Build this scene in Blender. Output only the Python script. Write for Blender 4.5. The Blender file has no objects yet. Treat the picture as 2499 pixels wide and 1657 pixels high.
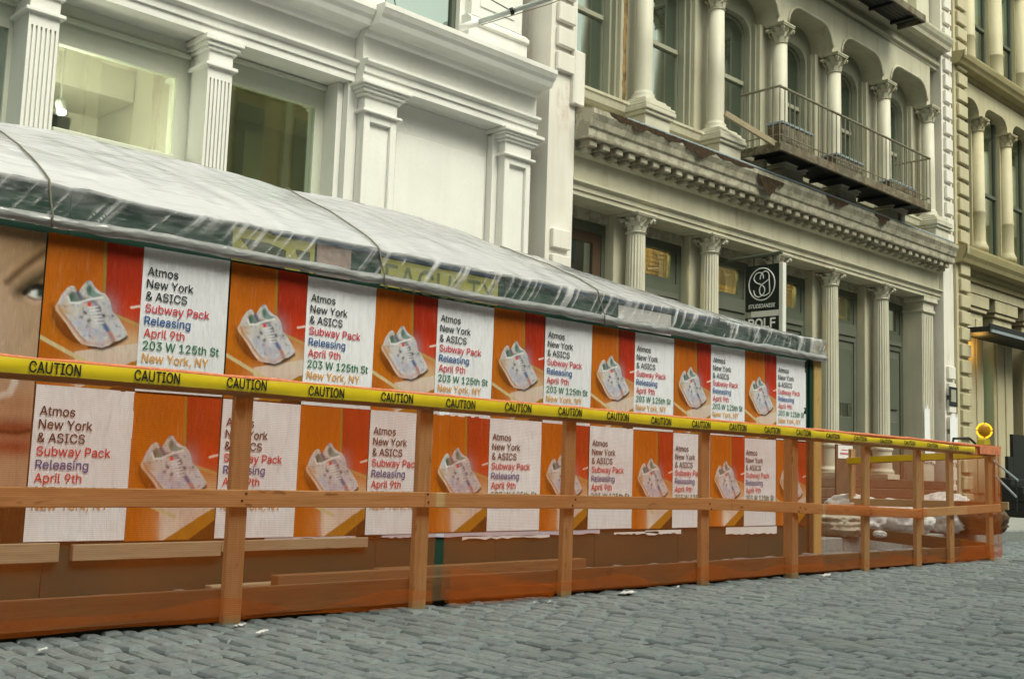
import bpy, math, random
import numpy as np
from mathutils import Vector, Matrix, noise
random.seed(7)
R = math.radians
SC = bpy.context.scene
COL = SC.collection

# ------------------------------------------------------------------ camera
F, YAW, PIT, ROL, CH = 2680.0, R(45.78), R(6.6), R(1.928), 0.85     # focal length in photo pixels (2499 wide), angles, height
CXP, CYP = 1249.5, 828.5
_f = Vector((math.cos(PIT) * math.cos(YAW), math.cos(PIT) * math.sin(YAW), math.sin(PIT)))
_r = _f.cross(Vector((0, 0, 1))).normalized()
_u = _r.cross(_f)
_c, _s = math.cos(ROL), math.sin(ROL)
_r, _u = _c * _r + _s * _u, -_s * _r + _c * _u
cam = bpy.data.cameras.new('camera')
cam.lens = F / 2499 * 36
cam.sensor_width = 36
cam.clip_start, cam.clip_end = 0.05, 2000
co = bpy.data.objects.new('camera', cam)
COL.objects.link(co)
co.matrix_world = Matrix(((_r.x, _u.x, -_f.x, 0), (_r.y, _u.y, -_f.y, 0), (_r.z, _u.z, -_f.z, CH), (0, 0, 0, 1)))
SC.camera = co

# ------------------------------------------------------------------ sky, sun, exposure (overcast street canyon)
SUN_EL, SUN_AZ = R(53), R(-88)          # sun direction: high, from the street side, behind the camera
w = bpy.data.worlds.new('World')
SC.world = w
w.use_nodes = True
nt = w.node_tree
nt.nodes.clear()
sky = nt.nodes.new('ShaderNodeTexSky')
sky.sky_type = 'NISHITA'
sky.sun_disc = False
sky.sun_elevation = SUN_EL
sky.sun_rotation = R(90) - SUN_AZ
sky.air_density, sky.dust_density, sky.ozone_density = 1.0, 4.0, 0.6
hs = nt.nodes.new('ShaderNodeHueSaturation')
hs.inputs['Saturation'].default_value = 0.22      # cloud cover: the sky is nearly white
tint = nt.nodes.new('ShaderNodeMix')
tint.data_type = 'RGBA'
tint.blend_type = 'MULTIPLY'
tint.inputs[0].default_value = 1.0
tint.inputs[7].default_value = (0.96, 1.0, 0.81, 1)
bg = nt.nodes.new('ShaderNodeBackground')
bg.inputs[1].default_value = 0.115
wo = nt.nodes.new('ShaderNodeOutputWorld')
nt.links.new(sky.outputs[0], hs.inputs['Color'])
nt.links.new(hs.outputs[0], tint.inputs[6])
nt.links.new(tint.outputs[2], bg.inputs[0])
nt.links.new(bg.outputs[0], wo.inputs[0])
sl = bpy.data.lights.new('sun', 'SUN')
sl.energy = 1.4
sl.angle = R(34)
sl.color = (1.0, 0.97, 0.86)
so = bpy.data.objects.new('sun', sl)
COL.objects.link(so)
_sd = Vector((math.cos(SUN_EL) * math.cos(SUN_AZ), math.cos(SUN_EL) * math.sin(SUN_AZ), math.sin(SUN_EL)))
so.rotation_euler = _sd.to_track_quat('Z', 'Y').to_euler()
so.location = (0, 0, 30)
SC.view_settings.view_transform = 'Standard'
SC.view_settings.look = 'None'
SC.view_settings.gamma = 1.0
SC.view_settings.use_curve_mapping = False
SC.view_settings.exposure = 0.8
SC.cycles.transparent_max_bounces = 24
SC.cycles.max_bounces = 7
SC.cycles.diffuse_bounces = 4
SC.cycles.glossy_bounces = 3
SC.cycles.use_denoising = True

# ------------------------------------------------------------------ pixel -> place
def ray(x, y): return _f + _r * ((x - CXP) / F) - _u * ((y - CYP) / F)
def onY(x, y, Y):
    d = ray(x, y); t = Y / d.y
    return Vector((d.x * t, Y, CH + d.z * t))
def onZ(x, y, z=0.0):
    d = ray(x, y); t = (z - CH) / d.z
    return Vector((d.x * t, d.y * t, z))
def onX(x, y, X):
    d = ray(x, y); t = X / d.x
    return Vector((X, d.y * t, CH + d.z * t))

# ------------------------------------------------------------------ materials
def lin(c): return tuple((v / 255 / 12.92 if v / 255 <= 0.04045 else ((v / 255 + 0.055) / 1.055) ** 2.4) for v in c)
class NT:
    def __init__(s, name):
        s.m = bpy.data.materials.new(name)
        s.m.use_nodes = True
        s.t = s.m.node_tree
        s.t.nodes.clear()
        s.out = s.n('ShaderNodeOutputMaterial')
    def n(s, t, **k):
        o = s.t.nodes.new(t)
        for a, v in k.items(): setattr(o, a, v)
        return o
    def l(s, a, b): s.t.links.new(a, b)
    def pos(s, scale=(1, 1, 1), obj=False):
        if obj: g = s.n('ShaderNodeTexCoord').outputs['Object']
        else: g = s.n('ShaderNodeNewGeometry').outputs['Position']
        m = s.n('ShaderNodeMapping')
        m.inputs['Scale'].default_value = scale
        s.l(g, m.inputs['Vector'])
        return m.outputs[0]
    def noise(s, vec, scale, detail=4, rough=.55):
        o = s.n('ShaderNodeTexNoise')
        o.inputs['Scale'].default_value = scale
        o.inputs['Detail'].default_value = detail
        o.inputs['Roughness'].default_value = rough
        if vec is not None: s.l(vec, o.inputs['Vector'])
        return o.outputs['Fac']
    def ramp(s, fac, stops):
        o = s.n('ShaderNodeValToRGB')
        e = o.color_ramp.elements
        while len(e) < len(stops): e.new(0.5)
        for i, (p, c) in enumerate(stops):
            e[i].position = p
            e[i].color = (c, c, c, 1) if isinstance(c, (int, float)) else (*c[:3], 1)
        s.l(fac, o.inputs[0])
        return o.outputs[0]
    def mix(s, a, b, fac, blend='MIX'):
        o = s.n('ShaderNodeMix', data_type='RGBA', blend_type=blend)
        for i, v in ((6, a), (7, b), (0, fac)):
            if isinstance(v, bpy.types.NodeSocket): s.l(v, o.inputs[i])
            elif i == 0: o.inputs[0].default_value = v
            else: o.inputs[i].default_value = (*v[:3], 1)
        return o.outputs[2]
    def math(s, op, a, b=None):
        o = s.n('ShaderNodeMath', operation=op)
        for i, v in ((0, a), (1, b)):
            if v is None: continue
            if isinstance(v, bpy.types.NodeSocket): s.l(v, o.inputs[i])
            else: o.inputs[i].default_value = v
        return o.outputs[0]
    def bump(s, h, strength=.3, dist=.01):
        o = s.n('ShaderNodeBump')
        o.inputs['Strength'].default_value = strength
        o.inputs['Distance'].default_value = dist
        s.l(h, o.inputs['Height'])
        return o.outputs[0]
    def pbr(s, col, rough=.6, normal=None, metal=0, spec=.4):
        o = s.n('ShaderNodeBsdfPrincipled')
        for k, v in (('Base Color', col), ('Roughness', rough), ('Metallic', metal), ('Specular IOR Level', spec)):
            if isinstance(v, bpy.types.NodeSocket): s.l(v, o.inputs[k])
            elif k == 'Base Color': o.inputs[k].default_value = (*v[:3], 1)
            else: o.inputs[k].default_value = v
        if normal is not None: s.l(normal, o.inputs['Normal'])
        return o.outputs[0]
    def done(s, sh):
        s.l(sh, s.out.inputs[0])
        return s.m

def m_paint(name, col, rough=.5, var=.12, streak=.2, rust=0.0, rustcol=(.28, .11, .03), peel=0.0, bump=.15):
    t = NT(name)
    p = t.pos()
    n1 = t.noise(p, 1.3, 5)
    n2 = t.noise(t.pos((6, 6, .5)), 1.0, 5, .6)
    n3 = t.noise(p, 28, 3)
    c = t.mix(col, tuple(v * (1 - var) for v in col), t.ramp(n1, [(.35, 0), (.7, 1)]))
    c = t.mix(c, tuple(v * k for v, k in zip(col, (.62, .58, .48))), t.math('MULTIPLY', t.ramp(n2, [(.5, 0), (.8, 1)]), streak))
    c = t.mix(c, tuple(v * .85 for v in col), t.math('MULTIPLY', t.ramp(n3, [(.45, 0), (.75, 1)]), .35))
    if rust:
        r1 = t.noise(t.pos((2.3, 2.3, .35)), 1.6, 6, .65)
        r2 = t.noise(p, 9, 4)
        rr = t.math('MULTIPLY', t.ramp(r1, [(.60 - rust * .08, 0), (.72 - rust * .05, 1)]), t.ramp(r2, [(.35, .2), (.6, 1)]))
        c = t.mix(c, rustcol, t.math('MULTIPLY', rr, min(1, rust)))
    h = n3
    if peel:
        v = t.noise(p, 5, 6, .7)
        k = t.ramp(v, [(.53 - .1 * peel, 0), (.56 - .1 * peel, 1)])
        c = t.mix(c, (.05, .03, .015), t.math('MULTIPLY', k, peel))
        h = t.math('ADD', n3, t.math('MULTIPLY', k, -1.0))
    return t.done(t.pbr(c, rough, t.bump(h, bump, .006)))

def m_plain(name, col, rough=.6, metal=0, var=.1, sc=12, spec=.4, bump=.1):
    t = NT(name)
    n = t.noise(t.pos(), sc, 4)
    c = t.mix(col, tuple(v * (1 - var) for v in col), t.ramp(n, [(.35, 0), (.7, 1)]))
    return t.done(t.pbr(c, rough, t.bump(n, bump, .004), metal, spec))

def m_wood(name, col, dark, axis='X', rough=.75):
    t = NT(name)
    sc = {'X': (1.2, 22, 22), 'Z': (22, 22, 1.2), 'Y': (22, 1.2, 22)}[axis]
    oi = t.n('ShaderNodeObjectInfo').outputs['Random']
    n = t.noise(t.pos(sc), 1.6, 5, .65)
    g = t.noise(t.pos(tuple(3 * v for v in sc)), 1.5, 3)
    kn = t.noise(t.pos({'X': (3, 9, 9), 'Z': (9, 9, 3), 'Y': (9, 3, 9)}[axis]), 1.7, 2)
    c = t.mix(col, dark, t.ramp(n, [(.35, 0), (.68, 1)]))
    c = t.mix(c, tuple(v * .7 for v in dark), t.math('MULTIPLY', t.ramp(g, [(.5, 0), (.75, 1)]), .6))
    c = t.mix(c, tuple(v * .35 for v in dark), t.math('MULTIPLY', t.ramp(kn, [(.655, 0), (.71, 1)]), .8))
    c = t.mix(c, tuple(v * .7 for v in col), t.math('MULTIPLY', oi, .45))
    return t.done(t.pbr(c, rough, t.bump(n, .25, .004)))

def m_emit(name, col, strength):
    t = NT(name)
    e = t.n('ShaderNodeEmission')
    e.inputs[0].default_value = (*col, 1)
    e.inputs[1].default_value = strength
    return t.done(e.outputs[0])

def m_glass(name, tintc=(.55, .62, .58), refl=.5, rough=.03, wob=.05):
    t = NT(name)
    tr = t.n('ShaderNodeBsdfTransparent')
    tr.inputs[0].default_value = (*tintc, 1)
    gl = t.n('ShaderNodeBsdfGlossy')
    gl.inputs['Roughness'].default_value = rough
    gl.inputs['Color'].default_value = (.85, .95, .92, 1)
    nz = t.noise(t.pos(), 1.6, 2)
    t.l(t.bump(nz, wob, .05), gl.inputs['Normal'])
    fr = t.n('ShaderNodeFresnel')
    fr.inputs[0].default_value = 1.5
    fac = t.math('MINIMUM', t.math('MULTIPLY_ADD', fr.outputs[0], refl * .3), .9)
    fac.node.inputs[1].default_value = .9
    ms = t.n('ShaderNodeMixShader')
    t.l(fac, ms.inputs[0]); t.l(tr.outputs[0], ms.inputs[1]); t.l(gl.outputs[0], ms.inputs[2])
    return t.done(ms.outputs[0])

M = {}
M['white'] = m_paint('white_paint', (.80, .79, .75), .45, .08, .22, 0)
M['white_grey'] = m_paint('white_paint_reveal', (.70, .70, .65), .5, .06, .08, 0)
M['cream'] = m_paint('old_cream_paint', (.53, .505, .385), .55, .16, .55, .5, (.30, .12, .03))
M['cream_clean'] = m_paint('cream_paint', (.59, .565, .46), .55, .14, .45, .28, (.30, .14, .04))
M['pier_white'] = m_paint('chipped_white_paint', (.76, .73, .67), .5, .1, .3, .4, (.34, .17, .08))
M['cream_old'] = m_paint('peeling_cream_paint', (.44, .415, .32), .65, .2, .6, .5, (.15, .09, .04), .32, .4)
M['ochre'] = m_paint('yellowed_paint', (.52, .47, .31), .6, .15, .55, .45, (.28, .16, .05))
M['ochre_dark'] = m_paint('yellowed_cornice_paint', (.36, .31, .16), .65, .2, .5, .3, (.2, .12, .04))
M['rust'] = m_plain('rust', (.06, .038, .02), .85, 0, .6, 16, .2, .6)
M['rust_stain'] = m_plain('rust_stain', (.42, .26, .10), .8, 0, .7, 8)
M['iron'] = m_plain('black_iron', (.018, .02, .018), .55, .2, .4, 20)
M['iron_rust'] = m_paint('rusty_painted_iron', (.23, .205, .14), .75, .4, .5, .9, (.12, .055, .02), .5, .5)
M['rail_iron'] = m_paint('railing_iron', (.22, .2, .14), .7, .3, .3, .6, (.12, .06, .02))
M['frame'] = m_paint('window_frame_paint', (.34, .34, .26), .6, .15, .3)
M['frame_dark'] = m_paint('green_black_frame', (.10, .115, .085), .55, .2, .2)
M['frame_brown'] = m_paint('brown_frame', (.10, .06, .035), .55, .2, .2)
M['frame_grey'] = m_paint('grey_window_frame', (.60, .62, .52), .5, .06, .1)
M['door'] = m_paint('dark_green_door', (.13, .14, .11), .55, .2, .2)
M['glass'] = m_glass('window_glass', (.40, .54, .47), .26, .03, .03)
M['glass_clear'] = m_glass('shop_glass', (.86, .88, .8), .22, .02, .008)
M['room_dark'] = m_plain('dim_room', (.10, .10, .06), .9)
M['room_olive'] = m_plain('olive_room', (.36, .36, .15), .9)
M['room_yellow'] = m_plain('yellow_room_wall', (.86, .835, .735), .8, 0, .06, 2)
M['brick'] = m_plain('yellow_brick', (.62, .40, .10), .8, 0, .35, 9)
M['mortar'] = m_plain('mortar', (.13, .09, .035), .9)
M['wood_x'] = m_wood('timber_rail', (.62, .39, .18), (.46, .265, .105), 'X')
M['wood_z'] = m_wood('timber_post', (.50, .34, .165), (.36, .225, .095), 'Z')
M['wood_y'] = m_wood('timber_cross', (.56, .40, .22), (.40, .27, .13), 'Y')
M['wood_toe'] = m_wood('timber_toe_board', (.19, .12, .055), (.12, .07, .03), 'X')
M['wood_pale'] = m_wood('pale_board', (.38, .32, .21), (.28, .22, .13), 'X')
M['wood_yel'] = m_wood('yellow_timber_post', (.58, .40, .15), (.44, .28, .09), 'Z')
M['green'] = m_paint('green_hoarding_paint', (.009, .05, .032), .55, .25, .25)
M['tape'] = m_plain('yellow_tape', (.80, .60, .02), .28, 0, .12, 6, .6, .15)
M['black'] = m_plain('black_ink', (.012, .014, .012), .6)
M['sign_black'] = m_plain('black_sign', (.008, .016, .014), .4)
M['sign_white'] = m_plain('white_lettering', (.82, .83, .82), .5)
M['amber'] = m_emit('amber_lens_ring', (1.0, .46, .015), 1.3)
M['amber_core'] = m_plain('amber_lens', (.55, .27, .02), .25, 0, .2, 30)
M['lamp_yellow'] = m_plain('yellow_lamp_case', (.55, .45, .03), .45)
M['granite'] = m_plain('kerb_granite', (.26, .28, .27), .8, 0, .3, 30, .3, .4)
M['slab'] = m_plain('sidewalk_concrete', (.33, .34, .32), .85, 0, .2, 7, .3, .3)
M['step'] = m_plain('stoop_stone', (.11, .075, .05), .8, 0, .3, 10)
M['ground'] = m_plain('street_dirt', (.085, .097, .097), .95, 0, .4, 12)
M['rope'] = m_plain('rope', (.22, .2, .15), .9, 0, .5, 200)
M['paper'] = m_plain('white_paper', (.78, .79, .80), .7, 0, .06, 10)
M['lavender'] = m_plain('lavender_paper', (.58, .56, .68), .7, 0, .15, 10)
M['bag'] = m_plain('white_woven_bag', (.82, .82, .82), .5, 0, .35, 16, .4, 1.0)
M['bag_grey'] = m_plain('folded_canvas', (.48, .45, .36), .8, 0, .3, 14, .3, .5)
M['brown_board'] = m_plain('brown_board', (.13, .075, .04), .7, 0, .3, 6)
M['grey_metal'] = m_plain('galvanised_metal', (.48, .52, .50), .4, .6, .15, 20)
M['flash'] = m_plain('blue_grey_flashing', (.30, .36, .40), .6, .2, .25, 14)
M['far_wall'] = m_paint('opposite_wall', (.22, .17, .13), .8, .2, .3)
M['far_trim'] = m_paint('opposite_trim', (.30, .27, .22), .7, .15, .3)
M['far_glass'] = m_plain('opposite_glass', (.02, .03, .03), .1, 0, .2, 2, .6)

def m_net(name='orange_debris_net', dens=1.0):
    t = NT(name)
    tr = t.n('ShaderNodeBsdfTransparent')
    df = t.n('ShaderNodeBsdfDiffuse')
    tl = t.n('ShaderNodeBsdfTranslucent')
    col = t.mix((.74, .175, .016), (.62, .125, .01), t.noise(t.pos(), 2.5, 3))
    t.l(col, df.inputs[0]); t.l(col, tl.inputs[0])
    a = t.n('ShaderNodeMixShader'); a.inputs[0].default_value = .45
    t.l(df.outputs[0], a.inputs[1]); t.l(tl.outputs[0], a.inputs[2])
    wv = t.n('ShaderNodeTexWave', wave_type='BANDS', bands_direction='Z')
    wv.inputs['Scale'].default_value = 34
    wv.inputs['Distortion'].default_value = .6
    wv.inputs['Detail'].default_value = 1
    t.l(t.pos(), wv.inputs['Vector'])
    big = t.noise(t.pos((1, 1, 2.2)), 1.7, 3)
    fac = t.math('ADD', t.math('MULTIPLY', wv.outputs[1], .16), t.math('MULTIPLY', t.ramp(big, [(.3, 0), (.75, 1)]), .14))
    fac = t.math('ADD', fac, .18)
    fac = t.math('MULTIPLY', fac, dens)
    ms = t.n('ShaderNodeMixShader')
    t.l(fac, ms.inputs[0]); t.l(tr.outputs[0], ms.inputs[1]); t.l(a.outputs[0], ms.inputs[2])
    return t.done(ms.outputs[0])
M['net'] = m_net()
M['net_thin'] = m_net('loose_orange_net', .55)
M['net_hem'] = m_plain('folded_orange_net', (.80, .27, .13), .8, 0, .3, 30)

def m_plastic(name, base, fold, rough=.22, tone=(.90, .90, .94), gloss=0.0, fres=.8, bmp=.38, cloud=.16):
    t = NT(name)
    tr = t.n('ShaderNodeBsdfTransparent'); tr.inputs[0].default_value = (.93, .96, .95, 1)
    df = t.n('ShaderNodeBsdfDiffuse'); df.inputs[0].default_value = (*tone, 1)
    tl = t.n('ShaderNodeBsdfTranslucent'); tl.inputs[0].default_value = (.80, .82, .84, 1)
    gl = t.n('ShaderNodeBsdfGlossy'); gl.inputs['Roughness'].default_value = rough
    p1 = t.pos((2.2, 9, 9))
    w1 = t.noise(p1, 2.2, 4, .6)
    w2 = t.noise(t.pos((7, 2.0, 10)), 2.0, 3, .6)
    rdg = t.math('ABSOLUTE', t.math('SUBTRACT', t.noise(t.pos((1.1, 3.4, 3.4)), 1.6, 3, .55), .5))
    h = t.math('ADD', t.math('MULTIPLY', w1, .15), t.math('SUBTRACT', t.math('MULTIPLY', w2, .12), t.math('MULTIPLY', t.math('MINIMUM', rdg, .07), 9.0)))
    nb = t.bump(h, bmp, .03)
    for o in (df, gl): t.l(nb, o.inputs['Normal'])
    a = t.n('ShaderNodeMixShader'); a.inputs[0].default_value = .35
    t.l(df.outputs[0], a.inputs[1]); t.l(tl.outputs[0], a.inputs[2])
    at = t.n('ShaderNodeAttribute'); at.attribute_name = 'fold'
    k = t.math('ADD', t.math('MULTIPLY', at.outputs['Fac'], fold), base)
    k = t.math('ADD', k, t.math('MULTIPLY', t.ramp(w1, [(.4, 0), (.75, 1)]), cloud))
    k = t.math('MINIMUM', k, .97)
    b = t.n('ShaderNodeMixShader')
    t.l(k, b.inputs[0]); t.l(tr.outputs[0], b.inputs[1]); t.l(a.outputs[0], b.inputs[2])
    c = t.n('ShaderNodeMixShader')
    lw = t.n('ShaderNodeLayerWeight'); lw.inputs[0].default_value = .18
    t.l(nb, lw.inputs['Normal'])
    t.l(t.math('ADD', t.math('MULTIPLY', lw.outputs['Fresnel'], fres), gloss), c.inputs[0]); t.l(b.outputs[0], c.inputs[1]); t.l(gl.outputs[0], c.inputs[2])
    return t.done(c.outputs[0])
M['plastic_roof'] = m_plastic('clouded_plastic_sheet', .84, .10, .14, (.93, .94, 1.0), .10, .9, .15, .04)
M['plastic_clear'] = m_plastic('clear_plastic_sheet', .03, .85, .12, (.92, .92, .96), .0, .45)
M['plastic_roll'] = m_plastic('rolled_plastic_sheet', .38, .1, .14, (.93, .93, .96), .10)

def m_print(name):
    t = NT(name)
    at = t.n('ShaderNodeAttribute'); at.attribute_name = 'print'
    oi = t.n('ShaderNodeObjectInfo').outputs['Random']
    v = t.n('ShaderNodeVectorMath', operation='ADD')
    t.l(t.pos((30, 30, 2.4)), v.inputs[0]); t.l(oi, v.inputs[1])
    n = t.noise(v.outputs[0], 1.0, 5, .65)
    n2 = t.noise(t.pos((60, 60, 4)), 1.2, 3, .6)
    c = t.mix(at.outputs['Color'], (.80, .76, .70), t.math('MULTIPLY', t.ramp(n2, [(.60, 0), (.80, 1)]), .14))
    c = t.mix(c, (0, 0, 0), t.math('MULTIPLY', t.ramp(n, [(.45, 0), (.8, 1)]), .14))
    c = t.mix(c, (.03, .025, .02), t.math('MULTIPLY', oi, .13))
    wv_ = t.n('ShaderNodeVectorMath', operation='ADD'); t.l(t.pos((8, 8, 1.7)), wv_.inputs[0]); t.l(oi, wv_.inputs[1])
    wr = t.math('ABSOLUTE', t.math('SUBTRACT', t.noise(wv_.outputs[0], 1.3, 5, .6), .5))
    return t.done(t.pbr(c, .42, t.bump(wr, .9, .035), 0, .3))
M['print'] = m_print('printed_paper')

def m_setts():
    t = NT('granite_setts')
    at = t.n('ShaderNodeAttribute'); at.attribute_name = 'tint'
    n = t.noise(t.pos(), 38, 4)
    n2 = t.noise(t.pos(), 2.2, 4)
    c = t.mix((.172, .208, .226), (.240, .275, .288), at.outputs['Fac'])
    c = t.mix(c, (.085, .10, .095), t.ramp(n, [(.45, 0), (.8, .7)]))
    c = t.mix(c, (.25, .285, .285), t.math('MULTIPLY', t.ramp(n2, [(.45, 0), (.7, 1)]), .45))
    n3 = t.noise(t.pos(), 14, 4, .6)
    st = t.noise(t.pos((1.0, 1.0, 1.0)), .9, 5, .6)
    c = t.mix(c, (.07, .075, .065), t.math('MULTIPLY', t.ramp(st, [(.52, 0), (.75, 1)]), .45))
    c = t.mix(c, (.20, .175, .14), t.math('MULTIPLY', t.ramp(n3, [(.6, 0), (.8, 1)]), .35))
    return t.done(t.pbr(c, .55, t.bump(t.math('ADD', t.math('MULTIPLY', n, .5), n3), .4, .010), 0, .45))
M['setts'] = m_setts()

# ------------------------------------------------------------------ mesh builder
class MB:
    def __init__(s): s.v, s.f = [], []
    def box(s, x0, x1, y0, y1, z0, z1):
        b = len(s.v)
        s.v += [(x0, y0, z0), (x1, y0, z0), (x1, y1, z0), (x0, y1, z0), (x0, y0, z1), (x1, y0, z1), (x1, y1, z1), (x0, y1, z1)]
        s.f += [tuple(b + i for i in q) for q in ((0, 3, 2, 1), (4, 5, 6, 7), (0, 1, 5, 4), (1, 2, 6, 5), (2, 3, 7, 6), (3, 0, 4, 7))]
        return s
    def beam(s, a, b, w, h, up=(0, 0, 1)):
        a, b = Vector(a), Vector(b)
        d = (b - a).normalized()
        side = d.cross(Vector(up)).normalized()
        n = side.cross(d)
        k = len(s.v)
        for p in (a, b):
            for i, j in ((-1, -1), (1, -1), (1, 1), (-1, 1)): s.v.append(tuple(p + side * (w / 2 * i) + n * (h / 2 * j)))
        s.f += [tuple(k + i for i in q) for q in ((0, 1, 2, 3), (7, 6, 5, 4), (0, 4, 5, 1), (1, 5, 6, 2), (2, 6, 7, 3), (3, 7, 4, 0))]
        return s
    def prismx(s, prof, x0, x1):          # profile [(y,z)] swept along X
        k, n = len(s.v), len(prof)
        s.v += [(x0, y, z) for y, z in prof] + [(x1, y, z) for y, z in prof]
        s.f += [(k + i, k + (i + 1) % n, k + n + (i + 1) % n, k + n + i) for i in range(n)]
        s.f += [tuple(k + n - 1 - i for i in range(n)), tuple(k + n + i for i in range(n))]
        return s
    def prismy(s, prof, y0, y1):          # profile [(x,z)] swept along Y
        k, n = len(s.v), len(prof)
        s.v += [(x, y0, z) for x, z in prof] + [(x, y1, z) for x, z in prof]
        s.f += [(k + (i + 1) % n, k + i, k + n + i, k + n + (i + 1) % n) for i in range(n)]
        s.f += [tuple(k + i for i in range(n)), tuple(k + n + n - 1 - i for i in range(n))]
        return s
    def tube(s, path, r, n=8, caps=True):
        path = [Vector(p) for p in path]
        k = len(s.v)
        rr = r if isinstance(r, (list, tuple)) else [r] * len(path)
        ref = Vector((.3, .2, 1)).normalized()
        for i, p in enumerate(path):
            d = (path[min(i + 1, len(path) - 1)] - path[max(i - 1, 0)]).normalized()
            a = d.cross(ref)
            if a.length < .05: a = d.cross(Vector((1, 0, 0)))
            a.normalize()
            b = d.cross(a)
            for j in range(n):
                t = 2 * math.pi * j / n
                s.v.append(tuple(p + (a * math.cos(t) + b * math.sin(t)) * rr[i]))
        for i in range(len(path) - 1):
            for j in range(n):
                s.f.append((k + i * n + j, k + i * n + (j + 1) % n, k + (i + 1) * n + (j + 1) % n, k + (i + 1) * n + j))
        if caps:
            s.f.append(tuple(k + n - 1 - j for j in range(n)))
            e = k + (len(path) - 1) * n
            s.f.append(tuple(e + j for j in range(n)))
        return s
    def lathe(s, prof, c=(0, 0), n=24, flute=0, depth=.06):
        k = len(s.v)
        for r, z in prof:
            for j in range(n):
                t = 2 * math.pi * j / n
                q = r * (1 - (depth * abs(math.sin(flute * t / 2)) if flute else 0))
                s.v.append((c[0] + q * math.cos(t), c[1] + q * math.sin(t), z))
        for i in range(len(prof) - 1):
            for j in range(n):
                s.f.append((k + i * n + j, k + i * n + (j + 1) % n, k + (i + 1) * n + (j + 1) % n, k + (i + 1) * n + j))
        s.f.append(tuple(k + n - 1 - j for j in range(n)))
        e = k + (len(prof) - 1) * n
        s.f.append(tuple(e + j for j in range(n)))
        return s
    def grid(s, fn, nu, nv):
        k = len(s.v)
        for j in range(nv + 1):
            for i in range(nu + 1): s.v.append(tuple(fn(i / nu, j / nv)))
        for j in range(nv):
            for i in range(nu):
                a = k + j * (nu + 1) + i
                s.f.append((a, a + 1, a + nu + 2, a + nu + 1))
        return s
    def mesh(s, name, mat, smooth=False):
        me = bpy.data.meshes.new(name)
        me.from_pydata(s.v, [], s.f)
        me.materials.append(mat)
        if smooth:
            me.polygons.foreach_set('use_smooth', [True] * len(me.polygons))
        me.update()
        return me

WL = {}
def link(name, me, parent=None, at=(0, 0, 0), bevel=0, smooth_angle=None):
    o = bpy.data.objects.new(name, me)
    COL.objects.link(o)
    WL[o] = Vector(at)
    if parent is not None:
        o.parent = parent
        o.location = WL[o] - WL[parent]
    else: o.location = WL[o]
    if bevel:
        b = o.modifiers.new('bevel', 'BEVEL')
        b.width = bevel
        b.segments = 1
        b.limit_method = 'ANGLE'
    return o
def tag(o, label, cat, group=None):
    o['label'], o['category'] = label, cat
    if group: o['group'] = group
    return o
def thing(name, label, cat, at=(0, 0, 0), group=None):
    return tag(link(name, None, None, at), label, cat, group)
def put(name, mb, mat, parent=None, at=(0, 0, 0), bevel=0, smooth=False):
    return link(name, mb.mesh(name, M[mat] if isinstance(mat, str) else mat, smooth), parent, at, bevel)
def box(name, mat, parent, x0, x1, y0, y1, z0, z1, bevel=0):
    return put(name, MB().box(x0, x1, y0, y1, z0, z1), mat, parent, bevel=bevel)
def struct(o):
    o['kind'] = 'structure'
    return o

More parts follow.
